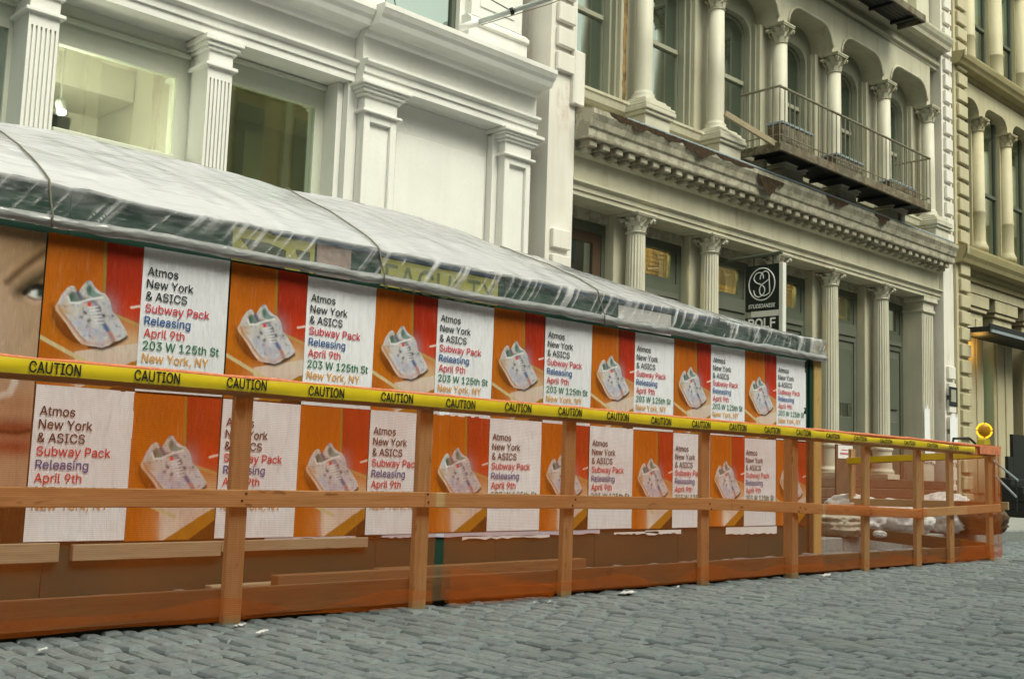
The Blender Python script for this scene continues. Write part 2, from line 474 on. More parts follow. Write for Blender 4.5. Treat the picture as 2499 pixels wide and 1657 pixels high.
_txt = {}
try:                                      # the sans-serif face that ships inside Blender itself
    FONT = bpy.data.fonts.load(bpy.utils.system_resource('DATAFILES', path='fonts') + '/Inter.woff2')
except Exception:
    FONT = None
from mathutils.geometry import interpolate_bezier, delaunay_2d_cdt
def glyphs(body, font, offset, shear):
    """outline text -> flat triangles, filled by the non-zero winding rule"""
    cu = bpy.data.curves.new('t', 'FONT')
    cu.body, cu.size, cu.offset, cu.shear = body, 1.0, 0.0 if font else offset, shear
    if font: cu.font = font
    o = bpy.data.objects.new('t', cu)
    COL.objects.link(o)
    if not font:
        cu.resolution_u = 4
        me = bpy.data.meshes.new_from_object(o.evaluated_get(bpy.context.evaluated_depsgraph_get()))
        V = [(v.co.x, 0.0, v.co.y) for v in me.vertices]; Fc = [tuple(p.vertices) for p in me.polygons]
        bpy.data.objects.remove(o)
        return V, Fc
    for q in bpy.context.view_layer.objects: q.select_set(False)
    bpy.context.view_layer.objects.active = o
    o.select_set(True)
    bpy.ops.object.convert(target='CURVE')
    loops = []
    for sp in o.data.splines:
        b = sp.bezier_points
        pts = []
        for k in range(len(b)):
            p, q = b[k], b[(k + 1) % len(b)]
            straight = (p.handle_right - p.co).length < 1e-5 and (q.handle_left - q.co).length < 1e-5
            n = 2 if straight else 6
            pts += [Vector((c.x, c.y, 0)) for c in interpolate_bezier(p.co, p.handle_right, q.handle_left, q.co, n)[:-1]]
        ar = sum(a.x * c.y - c.x * a.y for a, c in zip(pts, pts[1:] + pts[:1])) / 2
        if abs(ar) > 1e-5: loops.append((ar, pts))
    bpy.data.objects.remove(o)
    pts2, edges, W2 = [], [], []
    for ar, pts in loops:
        q = [Vector((p.x, p.y)) for p in pts]
        q = [p for k, p in enumerate(q) if (p - q[k - 1]).length > 1e-5]
        n = len(q)
        if offset:
            nn = []
            for k in range(n):
                d = (q[(k + 1) % n] - q[k - 1]).normalized()
                nn.append(q[k] + Vector((-d.y, d.x)) * offset)     # outlines run clockwise: left is outwards
            q = nn
        b = len(pts2)
        pts2 += q
        edges += [(b + k, b + (k + 1) % n) for k in range(n)]
        W2.append(np.array([(p.x, p.y) for p in q]))
    ov, _, of = delaunay_2d_cdt(pts2, edges, [], 0, 1e-6)[:3]
    cen = np.array([sum((ov[k] for k in f), Vector((0, 0))) / len(f) for f in of])
    wn = np.zeros(len(cen))
    for P in W2:
        Q = np.roll(P, -1, 0)
        for (x0, y0), (x1, y1) in zip(P, Q):
            left = (x1 - x0) * (cen[:, 1] - y0) - (cen[:, 0] - x0) * (y1 - y0)
            wn += ((y0 <= cen[:, 1]) & (y1 > cen[:, 1]) & (left > 0)).astype(int)
            wn -= ((y0 > cen[:, 1]) & (y1 <= cen[:, 1]) & (left < 0)).astype(int)
    return [(p.x, 0.0, p.y) for p in ov], [tuple(f) for f, k in zip(of, wn) if k != 0]
def inside(poly, X, Z):
    p = np.array(poly); r = np.zeros(X.shape, bool)
    x0, z0 = p[-1]
    for x1, z1 in p:
        c = ((z0 > Z) != (z1 > Z)) & (X < (x1 - x0) * (Z - z0) / (z1 - z0 + 1e-12) + x0)
        r ^= c
        x0, z0 = x1, z1
    return r
_cap = {}
def text_mesh(s, cap, bold=0.0, xs=1.0, mat='black', shear=0.0, sans=True):
    font = FONT if sans else None
    if font not in _cap: _cap[font] = max(v[2] for v in glyphs('H', font, 0, 0)[0])
    V, Fc = glyphs(s, font, bold, shear)
    k = cap / _cap[font]
    x0 = min(v[0] for v in V)
    me = bpy.data.meshes.new('lettering')
    me.from_pydata([((x - x0) * k * xs, y, z * k) for x, y, z in V], [], Fc)
    me.materials.append(M[mat] if isinstance(mat, str) else mat)
    me.update()
    return me

# ================================================================== GROUND
street = struct(put('street', MB().box(-150, 150, -150, 150, -.30, -.014), 'ground'))
KY = 6.62                                # kerb line
stone_meshes = []
for i in range(10):
    mb = MB()
    L, Wd = .186 + random.uniform(-.013, .013), .091 + random.uniform(-.008, .008)
    def ring(ix, iy, z, jit=.004):
        return [(sx * (Wd / 2 - ix) + random.uniform(-jit, jit), sy * (L / 2 - iy) + random.uniform(-jit, jit), z + random.uniform(-jit, jit) * .6) for sx, sy in ((-1, -1), (1, -1), (1, 1), (-1, 1))]
    mb.v = ring(0, 0, -.06, .002) + ring(0, 0, -.018, .003) + ring(.009, .010, -.003) + ring(.022, .03, .002, .003)
    for lv in range(3):
        for j in range(4): mb.f.append((lv * 4 + j, lv * 4 + (j + 1) % 4, lv * 4 + 4 + (j + 1) % 4, lv * 4 + 4 + j))
    mb.f.append((12, 13, 14, 15))
    me = mb.mesh('paving_stone', M['setts'], False)
    at_ = me.attributes.new('tint', 'FLOAT', 'POINT')
    at_.data.foreach_set('value', [random.random()] * len(mb.v))
    stone_meshes.append((me, mb))
stones = []
nx = int((24 + 2) / .098)
for i in range(nx):
    x = -2 + i * .098
    y = .2 + random.uniform(0, .25)
    while y < KY - .12:
        stones.append((x + random.uniform(-.006, .006), y, random.uniform(-.008, .008), random.uniform(-.045, .045), random.randrange(10)))
        y += .198 + random.uniform(-.012, .016)
def seen(s):
    d = Vector((s[0], s[1], -CH))
    z = d.dot(_f)
    if z < .3: return False
    px, py = CXP + F * d.dot(_r) / z, CYP - F * d.dot(_u) / z
    return -60 < px < 2560 and py < 1730
vis = [s for s in stones if seen(s) and s[1] < 5.0]
vis.sort(key=lambda s: s[0] ** 2 + s[1] ** 2)
near = set(vis[:298])
rest = MB(); tints = []
for s in stones:
    x, y, z, a, k = s
    me, mb = stone_meshes[k]
    if s in near:
        o = link('paving_stone', me, street, (x, y, z))
        o.rotation_euler = (random.uniform(-.03, .03), random.uniform(-.03, .03), a)
    else:
        ca, sa = math.cos(a), math.sin(a)
        ti, tj = random.uniform(-.03, .03), random.uniform(-.03, .03)
        b = len(rest.v)
        rest.v += [(x + vx * ca - vy * sa, y + vx * sa + vy * ca, z + vz + vx * ti + vy * tj) for vx, vy, vz in mb.v]
        rest.f += [tuple(b + q for q in f) for f in mb.f]
        tints += [random.random()] * len(mb.v)
me = rest.mesh('paving_stones', M['setts'], False)
a_ = me.attributes.new('tint', 'FLOAT', 'POINT'); a_.data.foreach_set('value', tints)
o = link('paving_stones', me, street); o['kind'] = 'stuff'

sidewalk = struct(put('sidewalk', MB().box(-30, 90, KY + .16, 11.9, -.2, .12), 'ground'))
for i in range(40):                       # kerb stones
    x = -6 + i * 1.5
    put('kerb_stone', MB().box(x + .005, x + 1.492, KY, KY + .155, -.10, .15 + random.uniform(-.004, .004)), 'granite', sidewalk, bevel=.012)
for i in range(22):
    for j in range(3):
        x, y = -3 + i * 1.55, KY + .16 + j * 1.52
        put('paving_slab', MB().box(x + .004, x + 1.544, y + .004, y + 1.512, .10, .15 + random.uniform(-.003, .003)), 'slab', sidewalk, bevel=.006)

# ================================================================== BUILDINGS
def arch_prof(x0, x1, z0, zt, ox0, ox1, spring, crown, rad, n=6):
    """rectangle with an opening that is open at the bottom and has rounded upper corners"""
    p = [(x0, z0), (ox0, z0), (ox0, spring)]
    rz = crown - spring
    for i in range(1, n + 1):
        a = math.pi / 2 * i / n
        p.append((ox0 + rad * (1 - math.cos(a)), spring + rz * math.sin(a)))
    for i in range(n, -1, -1):
        a = math.pi / 2 * i / n
        p.append((ox1 - rad * (1 - math.cos(a)), spring + rz * math.sin(a)))
    return p + [(ox1, z0), (x1, z0), (x1, zt), (x0, zt)]

def panel_pilaster(par, x0, x1, yf, yb, z0, z1, mat, rail=.09):
    """square pilaster with a sunken front panel and a stepped capital"""
    p = put('pilaster', MB().box(x0, x1, yf + .05, yb, z0, z1), mat, par)
    fr = MB().box(x0, x0 + rail, yf, yf + .052, z0, z1).box(x1 - rail, x1, yf, yf + .052, z0, z1)
    fr.box(x0 + rail, x1 - rail, yf, yf + .052, z1 - .10, z1).box(x0 + rail, x1 - rail, yf, yf + .052, z0, z0 + .4)
    put('panel_frame', fr, mat, p, bevel=.006)
    cp = MB()
    for a, b, e in ((0, .035, .05), (.035, .20, .0), (.20, .235, .04), (.235, .28, .07), (.28, .31, .10), (.31, .36, .13)):
        cp.box(x0 - e, x1 + e, yf - e, yb, z1 + a, z1 + b)
    put('capital', cp, mat, p, bevel=.008)
    return p

def capital_mb(r, z0, h, n=12, sq=1.0):
    mb = MB().lathe([(r * .98, z0), (r * 1.12, z0 + .02), (r * .96, z0 + .04), (r * 1.0, z0 + h * .5), (r * 1.22, z0 + h * .86)], n=24)
    for row, (zz, rr, hh) in enumerate(((z0 + .04, r * 1.02, h * .42), (z0 + h * .34, r * 1.08, h * .40))):
        for i in range(n // 2 + 2):
            a = 2 * math.pi * (i + row * .5) / (n // 2 + 2)
            c, s = math.cos(a), math.sin(a)
            w_ = r * .34
            k = len(mb.v)
            for dr, dz in ((0, 0), (.02, hh * .6), (.075, hh * .95), (.06, hh * 1.0), (-.01, hh * .7)):
                for q in (-1, 1):
                    mb.v.append(((rr + dr) * c - s * w_ * q * (1 - .3 * dz / hh), (rr + dr) * s + c * w_ * q * (1 - .3 * dz / hh), zz + dz))
            for j in range(4): mb.f.append((k + 2 * j, k + 2 * j + 1, k + 2 * j + 3, k + 2 * j + 2))
    for sx in (-1, 1):
        for sy in (-1, 1):
            c = r * 1.18
            mb.tube([(sx * c * .8, sy * c * .8, z0 + h * .6), (sx * c, sy * c, z0 + h * .78), (sx * c * 1.12, sy * c * 1.12, z0 + h * .72), (sx * c * 1.04, sy * c * 1.04, z0 + h * .66)], .035, 6)
    e = r * 1.42
    mb.box(-e, e, -e, e, z0 + h * .86, z0 + h * .93).box(-e * 1.06, e * 1.06, -e * 1.06, e * 1.06, z0 + h * .93, z0 + h)
    return mb

def sash(par, x0, x1, y, z0, z1, rail_z, arch=None, mat='frame', glass='glass', muntin=True, fw=.07):
    """window: frame, pane(s), meeting rail; arch = (crown, radius)"""
    if arch:
        crown, rad = arch
        w_ = put('window', MB().prismy(arch_prof(x0, x1, z0, z1, x0 + fw, x1 - fw, crown - rad * .8, crown, rad), y, y + .07), mat, par)
        w_['label'] = 'round-cornered sash window'
    else:
        mb = MB().box(x0, x0 + fw, y, y + .07, z0, z1).box(x1 - fw, x1, y, y + .07, z0, z1).box(x0 + fw, x1 - fw, y, y + .07, z1 - fw, z1)
        w_ = put('window', mb, mat, par)
    put('pane', MB().box(x0 + .01, x1 - .01, y + .04, y + .05, z0 + .01, z1 - .02), glass, w_)
    if rail_z: put('meeting_rail', MB().box(x0 + fw, x1 - fw, y - .012, y + .06, rail_z - .035, rail_z + .035), mat, w_)
    put('sill_rail', MB().box(x0 + fw, x1 - fw, y - .005, y + .06, z0, z0 + .09), mat, w_)
    if muntin: put('glazing_bar', MB().box(x0 + (x1 - x0) * .36, x0 + (x1 - x0) * .36 + .022, y + .012, y + .039, z0 + .09, z1 - .12), mat, w_)
    return w_

def room(par, x0, x1, y0, y1, z0, z1, mat, name='room'):
    mb = MB().box(x0 - .05, x0, y0, y1, z0, z1).box(x1, x1 + .05, y0, y1, z0, z1).box(x0, x1, y1, y1 + .05, z0, z1)
    mb.box(x0 - .05, x1 + .05, y0, y1 + .05, z0 - .05, z0).box(x0 - .05, x1 + .05, y0, y1 + .05, z1, z1 + .05)
    return put(name, mb, mat, par)

# ---- white storefront (left)
wb = thing('white_storefront', 'freshly painted white storefront with pilasters and wide cornice behind the plastic roof', 'building', (4, 10.5, .15))
PR = [(10.95, 5.34), (10.30, 5.34), (10.30, 5.43), (10.275, 5.435), (10.275, 5.52), (10.24, 5.535), (10.215, 5.55), (10.215, 5.585), (10.32, 5.60),
      (10.32, 5.88), (10.27, 5.90), (10.24, 5.945), (10.20, 5.96), (10.03, 5.965), (10.02, 5.985), (10.0, 6.03), (9.965, 6.07), (9.94, 6.115), (9.93, 6.13), (9.93, 6.19), (10.95, 6.26)]
put('cornice', MB().prismx(PR, 7.42, 10.36), 'white', wb)
put('cornice', MB().prismx([(y + .16, z) for y, z in PR], -3, 7.415), 'white', wb)
cap = MB()                                # right return of the cornice
for a, b, c, d in ((10.36, 10.39, 9.95, 10.9), (10.36, 10.375, 10.0, 10.9)):
    pass
box('wall', 'white', wb, 7.9, 9.95, 10.62, 10.95, .15, 5.335)
box('panel', 'white', wb, 8.18, 9.7, 10.60, 10.618, .8, 4.95, .01)
panel_pilaster(wb, 7.51, 8.0, 10.36, 10.94, .15, 4.975, 'white')
box('pilaster_return', 'white', wb, 7.36, 7.505, 10.50, 10.94, .15, 5.335)
box('pilaster_return', 'white', wb, 7.28, 7.355, 10.60, 10.94, .15, 5.335)
panel_pilaster(wb, 9.84, 10.33, 10.36, 10.94, .15, 4.975, 'white')
box('pilaster_return', 'white', wb, 9.74, 9.835, 10.5, 10.61, .15, 5.335)
def fluted(par, x0, x1, yf, yb, z0, z1):
    p = put('pilaster', MB().box(x0, x1, yf + .025, yb, z0, z1), 'white_grey', par)
    n = 6
    wd = (x1 - x0) / (n + .6)
    fl = MB()
    for i in range(n + 1): fl.box(x0 + i * wd, x0 + i * wd + wd * .6, yf, yf + .027, z0, z1 - .12)
    fl.box(x0, x1, yf, yf + .027, z1 - .12, z1)
    put('fluting', fl, 'white', p)
    cp = MB()
    for a, b, e in ((0, .04, .045), (.04, .18, .0), (.18, .22, .03), (.22, .27, .055), (.27, .33, .085)):
        cp.box(x0 - e, x1 + e, yf - e, yb, z1 + a, z1 + b)
    put('capital', cp, 'white', p, bevel=.006)
for x in (1.6, 3.64, 5.52): fluted(wb, x, x + .29, 10.47, 10.94, .15, 5.0)
# shop windows
def shopwin(x0, x1, gx0, gx1, gz0, gz1, y=10.86):
    mb = MB().box(x0, gx0, y, y + .09, .6, 5.45).box(gx1, x1, y, y + .09, .6, 5.45).box(gx0, gx1, y, y + .09, gz1, 5.45)
    w_ = put('window', mb, 'frame_grey', wb)
    put('moulding', MB().box(gx0 - .13, gx1 + .13, y - .05, y - .002, gz1 + .22, gz1 + .28), 'frame_grey', w_, bevel=.01)
    put('pane', MB().box(gx0 + .001, gx1 - .001, y + .04, y + .05, gz0, gz1), 'glass_clear', w_)
    return w_
w1 = shopwin(3.8, 5.66, 4.08, 5.37, 4.05, 4.92)
put('transom_bar', MB().box(4.08, 5.37, 10.82, 10.95, 3.86, 4.05), 'frame_grey', w1, bevel=.01)
put('pane', MB().box(4.08, 5.37, 10.90, 10.91, .7, 3.86), 'glass_clear', w1)
shopwin(5.67, 7.29, 5.86, 7.15, .7, 5.05)
shopwin(1.9, 3.78, 2.1, 3.6, .7, 4.92)
box('stall_riser', 'white', wb, 1.6, 7.3, 10.8, 10.95, .15, .6)
room(wb, 1.2, 3.78, 10.97, 13.6, 1.0, 5.6, 'room_dark', 'dark_shop_room')
rm = room(wb, 3.88, 5.70, 10.97, 13.6, 1.0, 5.6, 'room_yellow', 'lit_room')
put('partition', MB().box(3.9, 5.1, 13.0, 13.06, 1.0, 4.62), 'room_yellow', rm)
put('wall_grille', MB().box(4.86, 5.3, 13.52, 13.595, 4.78, 5.0), 'iron', rm)
put('lit_room_soffit', MB().box(4.4, 5.69, 12.6, 13.59, 5.1, 5.58), 'room_yellow', rm)
room(wb, 5.78, 8.8, 10.97, 13.6, 1.0, 5.6, 'room_olive', 'dim_room')
put('display_column', MB().box(7.0, 7.3, 12.2, 12.5, 1.0, 5.0), 'room_olive', wb)
lp = thing('spotlight', 'small bright white spotlight glowing inside the yellow lit shop window', 'lamp', (4.36, 11.4, 4.45))
put('lamp_head', MB().lathe([(.02, 4.40), (.05, 4.42), (.055, 4.50), (.02, 4.54)], (4.36, 11.4), 16), 'grey_metal', lp)
sph = MB().lathe([(.001, 4.345), (.035, 4.355), (.048, 4.38), (.04, 4.40), (.01, 4.41)], (4.36, 11.36), 16)
put('bulb', sph, m_emit('bulb_white', (1, .98, .9), 30), lp, smooth=True)
put('stem', MB().tube([(4.36, 11.4, 4.53), (4.36, 11.4, 5.59)], .008, 6), 'grey_metal', lp)
for nm, loc, e in (('unseen_room_light', (3.99, 11.25, 4.2), 110), ('unseen_room_light', (6.9, 11.5, 2.0), 120)):  # first lights the lit room; second is unseen, added to brighten the olive room
    l_ = bpy.data.lights.new(nm, 'POINT'); l_.energy = e; l_.color = (1.0, .96, .86); l_.shadow_soft_size = .08
    lo = bpy.data.objects.new(nm, l_); COL.objects.link(lo); lo.location = loc
# upper storey of the white building
put('upper_wall', MB().box(-3, 8.0, 10.72, 10.95, 6.2, 13).box(9.25, 10.42, 10.72, 10.95, 6.2, 13).box(8.0, 9.25, 10.72, 10.95, 9.2, 13), 'white', wb)
box('pilaster', 'white', wb, 9.35, 10.3, 10.60, 10.718, 6.85, 12)
put('pilaster_panel', MB().box(9.5, 10.15, 10.585, 10.598, 7.0, 11), 'white', wb, bevel=.01)
put('base_moulding', MB().prismx([(10.72, 6.25), (10.56, 6.25), (10.56, 6.70), (10.52, 6.72), (10.52, 6.77), (10.60, 6.84), (10.72, 6.84)], 9.28, 10.38), 'white', wb)
sash(wb, 8.0, 9.25, 10.80, 6.26, 9.2, 7.9, None, 'frame_dark', 'glass', False)
box('upper_room', 'room_dark', wb, 7.6, 9.6, 11.3, 11.4, 6.0, 10)
box('side_wall', 'white', wb, 10.34, 10.42, 10.95, 15, .15, 13)
# flagpole
fp = thing('flagpole', 'grey metal flagpole on the white storefront, jutting over its cornice', 'flagpole', onY(1146, 62, 10.15))
b0, b1 = onY(1146, 62, 10.15), onY(1360, -8, 9.35)
d_ = (b1 - b0)
put('pole', MB().tube([b0, b0 + d_ * 2.0], [.034, .028], 12), 'grey_metal', fp, smooth=True)
put('socket', MB().tube([b0 - d_ * .12, b0 + d_ * .10], .047, 12), 'white', fp, smooth=True)
put('collar', MB().tube([b0 + d_ * .46, b0 + d_ * .50], .046, 10), 'iron', fp)
put('stay_wire', MB().tube([b0 + d_ * .48, b0 + d_ * .15 + Vector((-.5, .35, .62))], .008, 5), 'iron', fp)
put('halyard', MB().tube([b0 + d_ * .13 - Vector((0, 0, .05)), b0 + d_ * .9 - Vector((0, 0, .07)), b0 + d_ * 2], .006, 5), 'rope', fp)

# ---- cast-iron building (middle)
ci = thing('cast_iron_building', 'weathered cream cast-iron building with columns, peeling cornice and rust stains', 'building', (16.8, 10.5, .15))
CX2 = [12.78, 14.69, 16.64, 18.55, 20.55]
ZB, ZC, ZA = .85, 4.42, 4.72
def quoin_pier(par, x0, x1, z0, z1, mat, yf=10.28, bx0=.09, bx1=.09, per=.36, skip=None, phase=0):
    p = put('pier', MB().box(x0, x1, yf, 11.2, z0, z1), mat, par)
    mb = MB().box(x0 + bx0, x1 - bx1, yf - .07, yf + .002, 0, per - .09)
    me = mb.mesh('quoin_block', M[mat])
    z = z0 + phase
    while z + per < z1:
        if not (skip and skip[0] < z < skip[1]):
            link('quoin_block', me, p, (0, 0, z), bevel=.012)
        z += per
    return p
quoin_pier(ci, 10.57, 11.10, .15, 13, 'pier_white', skip=(3.95, 6.35), phase=.1)
put('pier_bracket', MB().box(10.98, 11.22, 10.2, 10.5, 5.95, 6.75), 'pier_white', ci, bevel=.02)
quoin_pier(ci, 22.92, 23.42, .15, 13, 'pier_white', skip=(3.3, 5.6), phase=.0)
# entablature over the ground floor
PB = [(11.2, ZA), (10.36, ZA), (10.36, 4.79), (10.335, 4.795), (10.335, 4.87), (10.30, 4.885), (10.28, 4.90), (10.28, 4.93), (10.37, 4.95), (10.37, 5.29),
      (10.33, 5.31), (10.30, 5.335), (10.30, 5.47), (10.03, 5.475), (10.02, 5.50), (10.02, 5.60), (9.99, 5.63), (9.97, 5.72), (9.93, 5.80), (9.93, 5.87), (10.5, 6.0), (11.2, 6.0)]
put('architrave', MB().prismx(PB[:12] + [(11.2, 5.334)], 11.11, 22.91), 'cream', ci)
cn = put('cornice', MB().prismx([(11.2, 5.336), (10.298, 5.336)] + PB[12:], 11.11, 22.91), 'cream_old', ci)
cn['label'] = 'peeling cornice above the ground floor columns'
me = MB().box(-.075, .075, 10.07, 10.302, 5.37, 5.474).box(-.055, .055, 10.15, 10.30, 5.30, 5.371).mesh('modillion', M['cream_old'])
x = 11.28
while x < 22.8:
    link('modillion', me, cn, (x, 0, random.uniform(-.003, .003)), bevel=.01); x += .285
me = MB().box(-.03, .03, 10.335, 10.372, 5.225, 5.285).mesh('dentil', M['cream_old'])
x = 11.2
# rusted and torn strips along the cornice edge
def jag(par, name, x0, x1, zt, zb, y, amp, mat, n=26):
    n *= 2
    p = [(x0 + (x1 - x0) * i / n, zt + random.uniform(-.006, .006)) for i in range(n + 1)]
    q = []
    for i in range(n + 1):
        x = x1 - (x1 - x0) * i / n
        e = min(1, 4 * min(i, n - i) / n) ** .6
        q.append((x, zt - .012 - (zt - zb) * e * (.75 + 1.1 * noise.noise(Vector((x * 3.5, zb, 1)))) - amp * e * abs(noise.noise(Vector((x * 15, 3, zb)))) * 1.6))
    put(name, MB().prismy(p + q, y, y + .006), mat, par)
for x0, x1, zt, zb, a in ((11.45, 13.2, 5.885, 5.79, .045), (13.15, 14.0, 5.885, 5.73, .06), (14.0, 15.1, 5.885, 5.83, .02), (15.2, 16.0, 5.80, 5.62, .05), (17.4, 18.2, 5.88, 5.78, .05), (19.2, 19.8, 5.88, 5.70, .05)):
    jag(cn, 'rust_strip', x0, x1, zt, zb, 9.921, a, 'rust')
put('gutter_pipe', MB().tube([(11.9, 10.0, 5.92), (16, 9.96, 5.91), (20, 9.98, 5.91), (22.8, 10.0, 5.92)], .022, 8), 'flash', cn)
put('ledge_flashing', MB().box(14.5, 22.6, 10.02, 10.35, 5.925, 5.95), 'flash', cn)
# column mesh
sh = MB().lathe([(.16, 1.62), (.158, 2.6), (.15, 3.6), (.142, ZC)], n=80, flute=20, depth=.09)
shm = sh.mesh('column', M['cream_clean'], False)
bs = MB().box(-.25, .25, -.25, .25, ZB, ZB + .10).lathe([(.23, ZB + .10), (.24, ZB + .15), (.20, ZB + .20), (.195, ZB + .22), (.19, 1.38), (.2, 1.40), (.215, 1.42), (.215, 1.46), (.195, 1.47), (.195, 1.54), (.215, 1.56), (.21, 1.60), (.17, 1.63)], n=32)
bsm = bs.mesh('column_base', M['cream_clean'])
cpm = capital_mb(.15, ZC, ZA - ZC).mesh('capital', M['cream_clean'])
for x in CX2:
    c_ = link('column', shm, ci, (x, 10.5, 0))
    link('column_base', bsm, c_, (x, 10.5, 0), bevel=.006)
    link('capital', cpm, c_, (x, 10.5, 0))
    put('pier', MB().box(x - .27, x + .20, 10.70, 10.99, .85, ZA - .001), 'cream', ci, bevel=.015)
pl = put('pilaster', MB().box(22.25, 22.75, 10.45, 11.1, .85, 4.4), 'cream_clean', ci)
fl = MB()
for i in range(6): fl.box(22.28 + i * .08, 22.33 + i * .08, 10.43, 10.452, 1.6, 4.35)
put('fluting', fl, 'cream_clean', pl)
put('capital', MB().box(22.22, 22.78, 10.4, 11.1, 4.4, 4.46).box(22.25, 22.75, 10.42, 11.1, 4.46, 4.62).box(22.18, 22.82, 10.36, 11.1, 4.62, ZA - .001), 'cream_clean', pl, bevel=.01)
# ground floor infill: bays
bays = [(11.11, 12.51)] + [(CX2[i] + .20, CX2[i + 1] - .27) for i in range(4)] + [(CX2[4] + .20, 22.25)]
for i, (a, b) in enumerate(bays):
    hd = put('bay_head', MB().box(a, b, 10.82, 11.09, 4.56, ZA - .002), 'cream_old', ci)
    y = 10.88
    if i == 0:
        fr = MB().box(a, a + .08, y, y + .1, .85, 4.55).box(b - .08, b, y, y + .1, .85, 4.55).box(a + .08, b - .08, y, y + .1, 4.4, 4.55)
        w_ = put('window', fr, 'frame_dark', ci)
        put('inner_frame', MB().box(a + .08, b - .08, y + .02, y + .08, 4.25, 4.4).box(b - .26, b - .08, y + .02, y + .08, 3.7, 4.25).box(a + .08, b - .08, y + .02, y + .08, 3.58, 3.7), 'frame_brown', w_)
        put('pane', MB().box(a + .08, b - .26, y + .05, y + .06, 3.7, 4.25), 'glass_clear', w_)
        put('panel', MB().box(a + .08, b - .08, y + .03, y + .09, .85, 3.58), 'frame_grey', w_)
        continue
    top = 4.56
    fr = MB().box(a, a + .12, y, y + .1, .85, top).box(b - .12, b, y, y + .1, .85, top).box(a + .12, b - .12, y, y + .1, top - .14, top).box(a + .12, b - .12, y, y + .1, 3.55, 3.90)
    w_ = put('window', fr, 'frame_dark' if i % 2 else 'door', ci)
    put('moulding', MB().box(a + .10, b - .10, y - .03, y - .001, 3.66, 3.74), 'door', w_)
    put('inner_frame', MB().box(b - .26, b - .12, y + .02, y + .08, 3.90, top - .14).box(a + .12, b - .26, y + .02, y + .08, 3.90, 3.97), 'frame_dark', w_)
    put('pane', MB().box(a + .12, b - .12, y + .05, y + .06, 3.90, top - .14), 'glass_clear', w_)
    d = put('door', MB().box(a + .12, b - .12, y + .03, y + .09, .85, 3.55), 'door', ci)
    if i in (3, 4): put('pane', MB().box(a + .2, b - .2, y + .01, y + .03, 1.5, 3.35), 'glass', d)
    for z0_ in (.95, 2.3): put('door_panel', MB().box(a + .25, (a + b) / 2 - .03, y - .005, y + .029, z0_, z0_ + 1.1).box((a + b) / 2 + .03, b - .25, y - .005, y + .029, z0_, z0_ + 1.1), 'frame_dark', d, bevel=.01)
# yellow brick wall seen inside the fanlights
bw = put('brick_wall', MB().box(12.9, 21, 11.50, 11.6, 2.6, 5.2), 'mortar', ci)
bme = MB().box(-.098, .098, 11.475, 11.502, -.03, .03).mesh('brick', M['brick'])
cnt = 0
for (xa, xb, za, zb) in ((13.5, 15.2, 3.95, 4.8), (15.7, 17.0, 3.85, 4.25), (17.4, 19.0, 3.9, 4.7), (19.4, 20.9, 3.8, 4.25)):
    z = za; row = 0
    while z < zb and cnt < 298:
        x = xa + (.105 if row % 2 else 0)
        while x < xb and cnt < 298:
            link('brick', bme, bw, (x, random.uniform(-.004, .004), z)); x += .21; cnt += 1
        z += .075; row += 1
for loc, e in (((13.6, 11.22, 4.64), 80), ((15.9, 11.2, 4.64), 36), ((17.6, 11.2, 4.64), 70), ((20.0, 11.2, 4.64), 36)):
    l_ = bpy.data.lights.new('ceiling_lamp', 'POINT'); l_.energy = e; l_.color = (1.0, .78, .38); l_.shadow_soft_size = .05
    lo = bpy.data.objects.new('ceiling_lamp', l_); COL.objects.link(lo); lo.location = loc
put('shop_room', MB().box(11.0, 22.9, 13.2, 13.3, .8, 5.6).box(11.0, 22.9, 11.1, 13.3, 4.74, 4.80).box(12.86, 12.9, 11.0, 13.2, .8, 4.73).box(11.0, 22.9, 11.25, 13.2, .7, .8), 'room_dark', ci)
# stoop
for k in range(4): box('step', 'step', ci, 16.0, 22.9, 9.55 + k * .24, 11.1, .15 + k * .175, .15 + (k + 1) * .175 - .002, .012)
box('plinth', 'step', ci, 11.1, 16.0, 10.2, 11.1, .15, .848)

# ---- second floor of the cast-iron building
box('spandrel_wall', 'cream', ci, 11.11, 22.91, 10.58, 10.95, 6.0, 6.22)
put('sill_course', MB().prismx([(10.95, 6.2), (10.5, 6.2), (10.46, 6.24), (10.44, 6.34), (10.42, 6.36), (10.42, 6.40), (10.95, 6.43)], 11.11, 22.91), 'cream', ci)
PS = [(.30, .30, 6.0, 6.18), (.34, .34, 6.18, 6.24), (.37, .37, 6.24, 6.31), (.36, .36, 6.31, 6.36), (.31, .31, 6.36, 6.42), (.26, .26, 6.42, 6.47)]
pm = MB()
for a, b, c, d in PS: pm.box(-a, a, -b, .3, c, d)
pm = pm.mesh('pedestal', M['cream_clean'])
cm = MB().lathe([(.20, 6.47), (.205, 6.52), (.165, 6.55), (.18, 6.585), (.15, 6.61), (.142, 6.65), (.140, 7.4), (.128, 8.55)], n=32).mesh('column', M['cream_clean'], True)
km = capital_mb(.132, 8.55, .37).mesh('capital', M['cream'])
XS2 = [11.10] + CX2 + [22.55]
for x in CX2 + [22.55]:
    c_ = link('column', cm, ci, (x, 10.42, 0))
    link('pedestal', pm, c_, (x, 10.42, 0), bevel=.01)
    link('capital', km, c_, (x, 10.42, 0))
    put('pier', MB().box(x - .26, x + .26, 10.66, 10.94, 6.43, 8.95), 'cream', ci, bevel=.015)
    put('pier_moulding', MB().box(x - .31, x - .262, 10.74, 10.94, 6.43, 8.95).box(x + .262, x + .31, 10.74, 10.94, 6.43, 8.95), 'frame', ci)
_l = [(CX2[0] - .215 + random.uniform(-.012, .012), 6.46 + 2.5 * i / 30) for i in range(31)]
